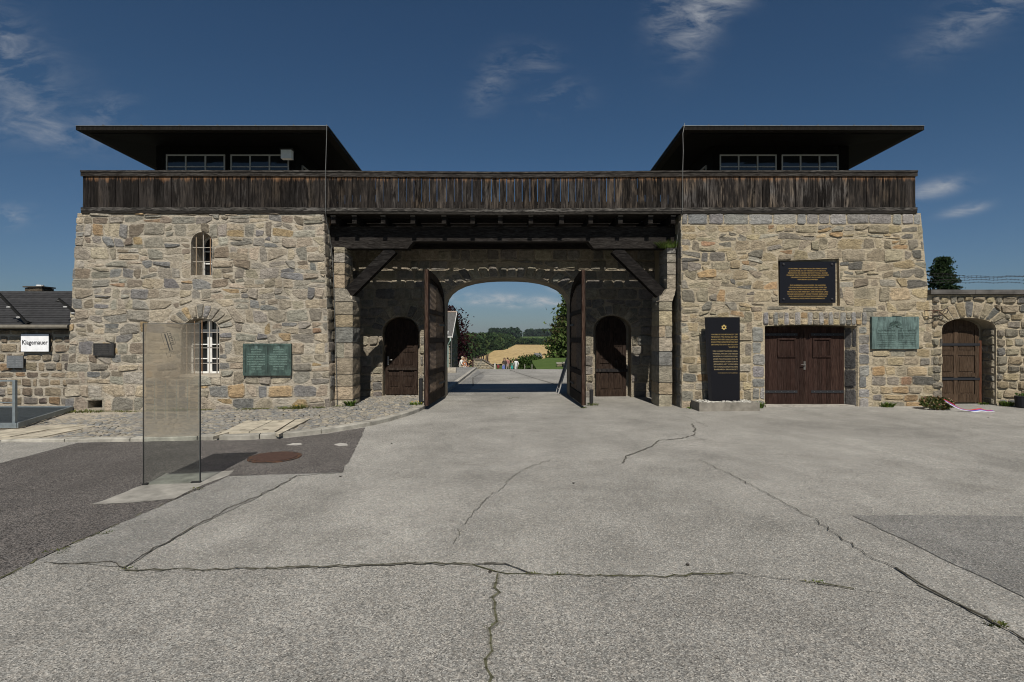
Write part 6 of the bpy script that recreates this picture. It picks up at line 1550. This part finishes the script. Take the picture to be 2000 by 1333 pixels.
def standing(stride=.12, arm=0.):
    J = {'pelvis': ((0, 0, .95), (.16, .12)), 'chest': ((0, 0, 1.25), (.17, .12)), 'shoulders': ((0, 0, 1.42), (.15, .1)), 'neck': ((0, -.01, 1.52), .055), 'head': ((0, -.02, 1.63), (.095, .11)), 'crown': ((0, -.01, 1.72), .07)}
    E = [('pelvis', 'chest'), ('chest', 'shoulders'), ('shoulders', 'neck'), ('neck', 'head'), ('head', 'crown')]
    for s_, n in ((1, 'l'), (-1, 'r')):
        f = stride*s_
        J.update({n+'hip': ((.09*s_, 0, .88), .095), n+'knee': ((.10*s_, f*.6-.03, .48), .062), n+'ankle': ((.10*s_, f, .08), .042), n+'toe': ((.11*s_, f-.15, .03), .035),
                  n+'sho': ((.19*s_, 0, 1.40), .06), n+'elb': ((.25*s_, .02-f*.4, 1.13), .045), n+'wri': ((.25*s_, -.10-arm-f*.5, .92+arm), .03), n+'hand': ((.25*s_, -.14-arm*1.2-f*.5, .85+arm), .035), n+'tip': ((.25*s_, -.17-arm*1.4-f*.5, .79+arm), .02), n+'thumb': ((.215*s_, -.17-arm*1.2-f*.5, .83+arm), .014)})
        E += [('pelvis', n+'hip'), (n+'hip', n+'knee'), (n+'knee', n+'ankle'), (n+'ankle', n+'toe'), ('shoulders', n+'sho'), (n+'sho', n+'elb'), (n+'elb', n+'wri'), (n+'wri', n+'hand'), (n+'hand', n+'tip'), (n+'hand', n+'thumb')]
    return J, E
def sitting(lean=.12):
    J = {'pelvis': ((0, .05, .12), (.17, .13)), 'chest': ((0, .05-lean, .42), (.17, .13)), 'shoulders': ((0, .03-lean*1.4, .60), (.15, .1)), 'neck': ((0, -lean*1.5, .70), .055), 'head': ((0, -.03-lean*1.6, .81), (.095, .11)), 'crown': ((0, -.02-lean*1.6, .90), .07)}
    E = [('pelvis', 'chest'), ('chest', 'shoulders'), ('shoulders', 'neck'), ('neck', 'head'), ('head', 'crown')]
    for s_, n in ((1, 'l'), (-1, 'r')):
        J.update({n+'hip': ((.10*s_, -.02, .12), .095), n+'knee': ((.13*s_, -.42, .16), .065), n+'ankle': ((.12*s_, -.52, -.25), .043), n+'toe': ((.12*s_, -.66, -.30), .036), n+'sho': ((.19*s_, -lean*1.3, .58), .06), n+'elb': ((.24*s_, -.16-lean, .34), .045), n+'wri': ((.15*s_, -.36, .25), .03), n+'hand': ((.12*s_, -.42, .23), .035), n+'tip': ((.1*s_, -.48, .22), .02), n+'thumb': ((.09*s_, -.42, .26), .014)})
        E += [('pelvis', n+'hip'), (n+'hip', n+'knee'), (n+'knee', n+'ankle'), (n+'ankle', n+'toe'), ('shoulders', n+'sho'), (n+'sho', n+'elb'), (n+'elb', n+'wri'), (n+'wri', n+'hand'), (n+'hand', n+'tip'), (n+'hand', n+'thumb')]
    return J, E
def outfit(shirt, trousers, shoes=(.03, .03, .03), bare=False):
    def f(n):
        m = n[1:]
        if n in ('head', 'neck', 'crown') or m in ('hand', 'tip', 'thumb', 'wri'): return SKIN
        if m in ('toe',): return shoes
        if m in ('knee', 'ankle') and bare: return SKIN
        if n == 'pelvis' or m in ('hip', 'knee', 'ankle'): return trousers
        if m == 'elb' and bare: return SKIN
        return shirt
    return f
def pz_at(px, py, Y, h): p = P(px, py, Y); return Vector((p.x, Y, p.z-h))
for (px, py, Y, rz, st_, out, hair, lab) in (
    (985.5, 699.5, 58, .3, .10, outfit((.06, .045, .04), (.04, .04, .05)), ((.02, .014, .01, 1), .3), 'person in dark brown top with long dark hair, leftmost of the standing visitors'),
    (991.5, 699, 59.5, 2.9, .14, outfit((.30, .14, .13), (.28, .24, .22)), ((.05, .03, .02, 1), .02), 'person in dusty red shirt beside the visitor in dark brown'),
    (1008, 700.8, 58.5, 3.4, .16, outfit((.62, .62, .63), (.55, .55, .56)), ((.04, .025, .018, 1), .12), 'person in white clothes, rightmost of the standing visitors'),
    (1000.5, 704.5, 61, .2, .06, outfit((.04, .09, .05), (.03, .035, .03)), ((.03, .02, .015, 1), .02), 'person in dark green between the red shirt and the white clothes')):
    J, E = standing(st_); l = pz_at(px, py, Y, 1.74); person(l, rz, lab, J, E, out, hair)
zs_ = gz(0, 44)
for (px, Y, rz, out, hair, lab) in ((899, 43.4, 1.1, outfit((.68, .67, .66), (.40, .38, .34)), ((.45, .4, .33, 1), .01), 'person in white shirt sitting by the corner of the barrack'), (901.5, 44.3, 1., outfit((.05, .12, .26), (.10, .08, .07)), ((.32, .2, .1, 1), .02), 'person in blue shirt sitting beside the white shirt'), (905, 43.6, .6, outfit((.42, .17, .08), (.13, .05, .16)), ((.25, .16, .1, 1), .02), 'smaller person in orange top sitting in front of the others'), (907, 44.8, .9, outfit((.05, .045, .045), (.04, .04, .05)), ((.1, .07, .05, 1), .02), 'person in dark clothes sitting at the right of the group')):
    J, E = sitting(); x = (px-HX)/F*Y; person((x, Y, gz(x, Y)+.36), rz, lab, J, E, out, hair, scale=1. if 'smaller' not in lab else .8)
# the low bench block they sit on, and the bag beside it
x = -3.75; bb = thing('low_bench', (x, 44, gz(x, 44)), 'low pale stone bench carrying the sitting visitors', 'bench')
mb = MB(); rough_block(mb, x-.95, x+.35, 43.2, 45.0, gz(x, 44)-.3, gz(x, 44)+.37, (.3, .28, .25, 1), .02); mb.build('block', 'concrete', bb)
for (px, py, Y, c, lab) in ((983.5, 715.5, 57.2, (.12, .16, .4), 'small blue and white bag at the feet of the leftmost visitor'), (1000, 716, 58, (.03, .25, .24), 'small teal bag standing near the visitors'), (973, 714.5, 57.5, (.16, .03, .03), 'dark red bag left of the standing visitors')):
    p = P(px, py, Y); tbag = thing('bag', p-Vector((0, 0, .2)), lab, 'bag', 'bags beside the visitors')
    mb = MB(); rough_block(mb, -.13, .13, -.1, .1, -.1, .26, c+(1,), .03); mb.build('body', 'cloth', tbag, local=True)
    mb = MB(); mb.tube([(-.1, 0, .25), (-.08, 0, .36), (.08, 0, .36), (.1, 0, .25)], .015, 5, (.5, .5, .5, 1)); mb.build('handle', 'cloth', tbag, local=True)
# handrail posts at the head of the stairs
for k, px in enumerate((966.5, 1025, 1039)):
    p = P(px, 712, 36.5); sp2 = thing('stair_post', (p.x, 36.5, gz(p.x, 36)), ('pale stone post at the left', 'thin metal post in the middle', 'thin metal post at the right')[k]+' of the courtyard edge', 'post'); w = .11 if k == 0 else .035
    mb = MB(); mb.box(p.x-w/2, p.x+w/2, 36.45, 36.55, gz(0, 36.5)-.2, p.z+(.08 if k == 0 else .0), (.38, .36, .32, 1)); mb.build('post', 'concrete', sp2)

# ------------------------------------------------------------------ air
m, nt = newmat('haze_air')
vol = nd(nt, 'ShaderNodeVolumePrincipled', {'Color': (.72, .82, .95, 1), 'Density': 4.5e-5, 'Anisotropy': .0})
nt.links.new(vol.outputs[0], nd(nt, 'ShaderNodeOutputMaterial').inputs['Volume'])
mb = MB(); mb.box(-7400, 7400, -420, 9400, -62, 72); hz = mb.build('haze', 'haze_air'); tag(hz, kind='stuff')
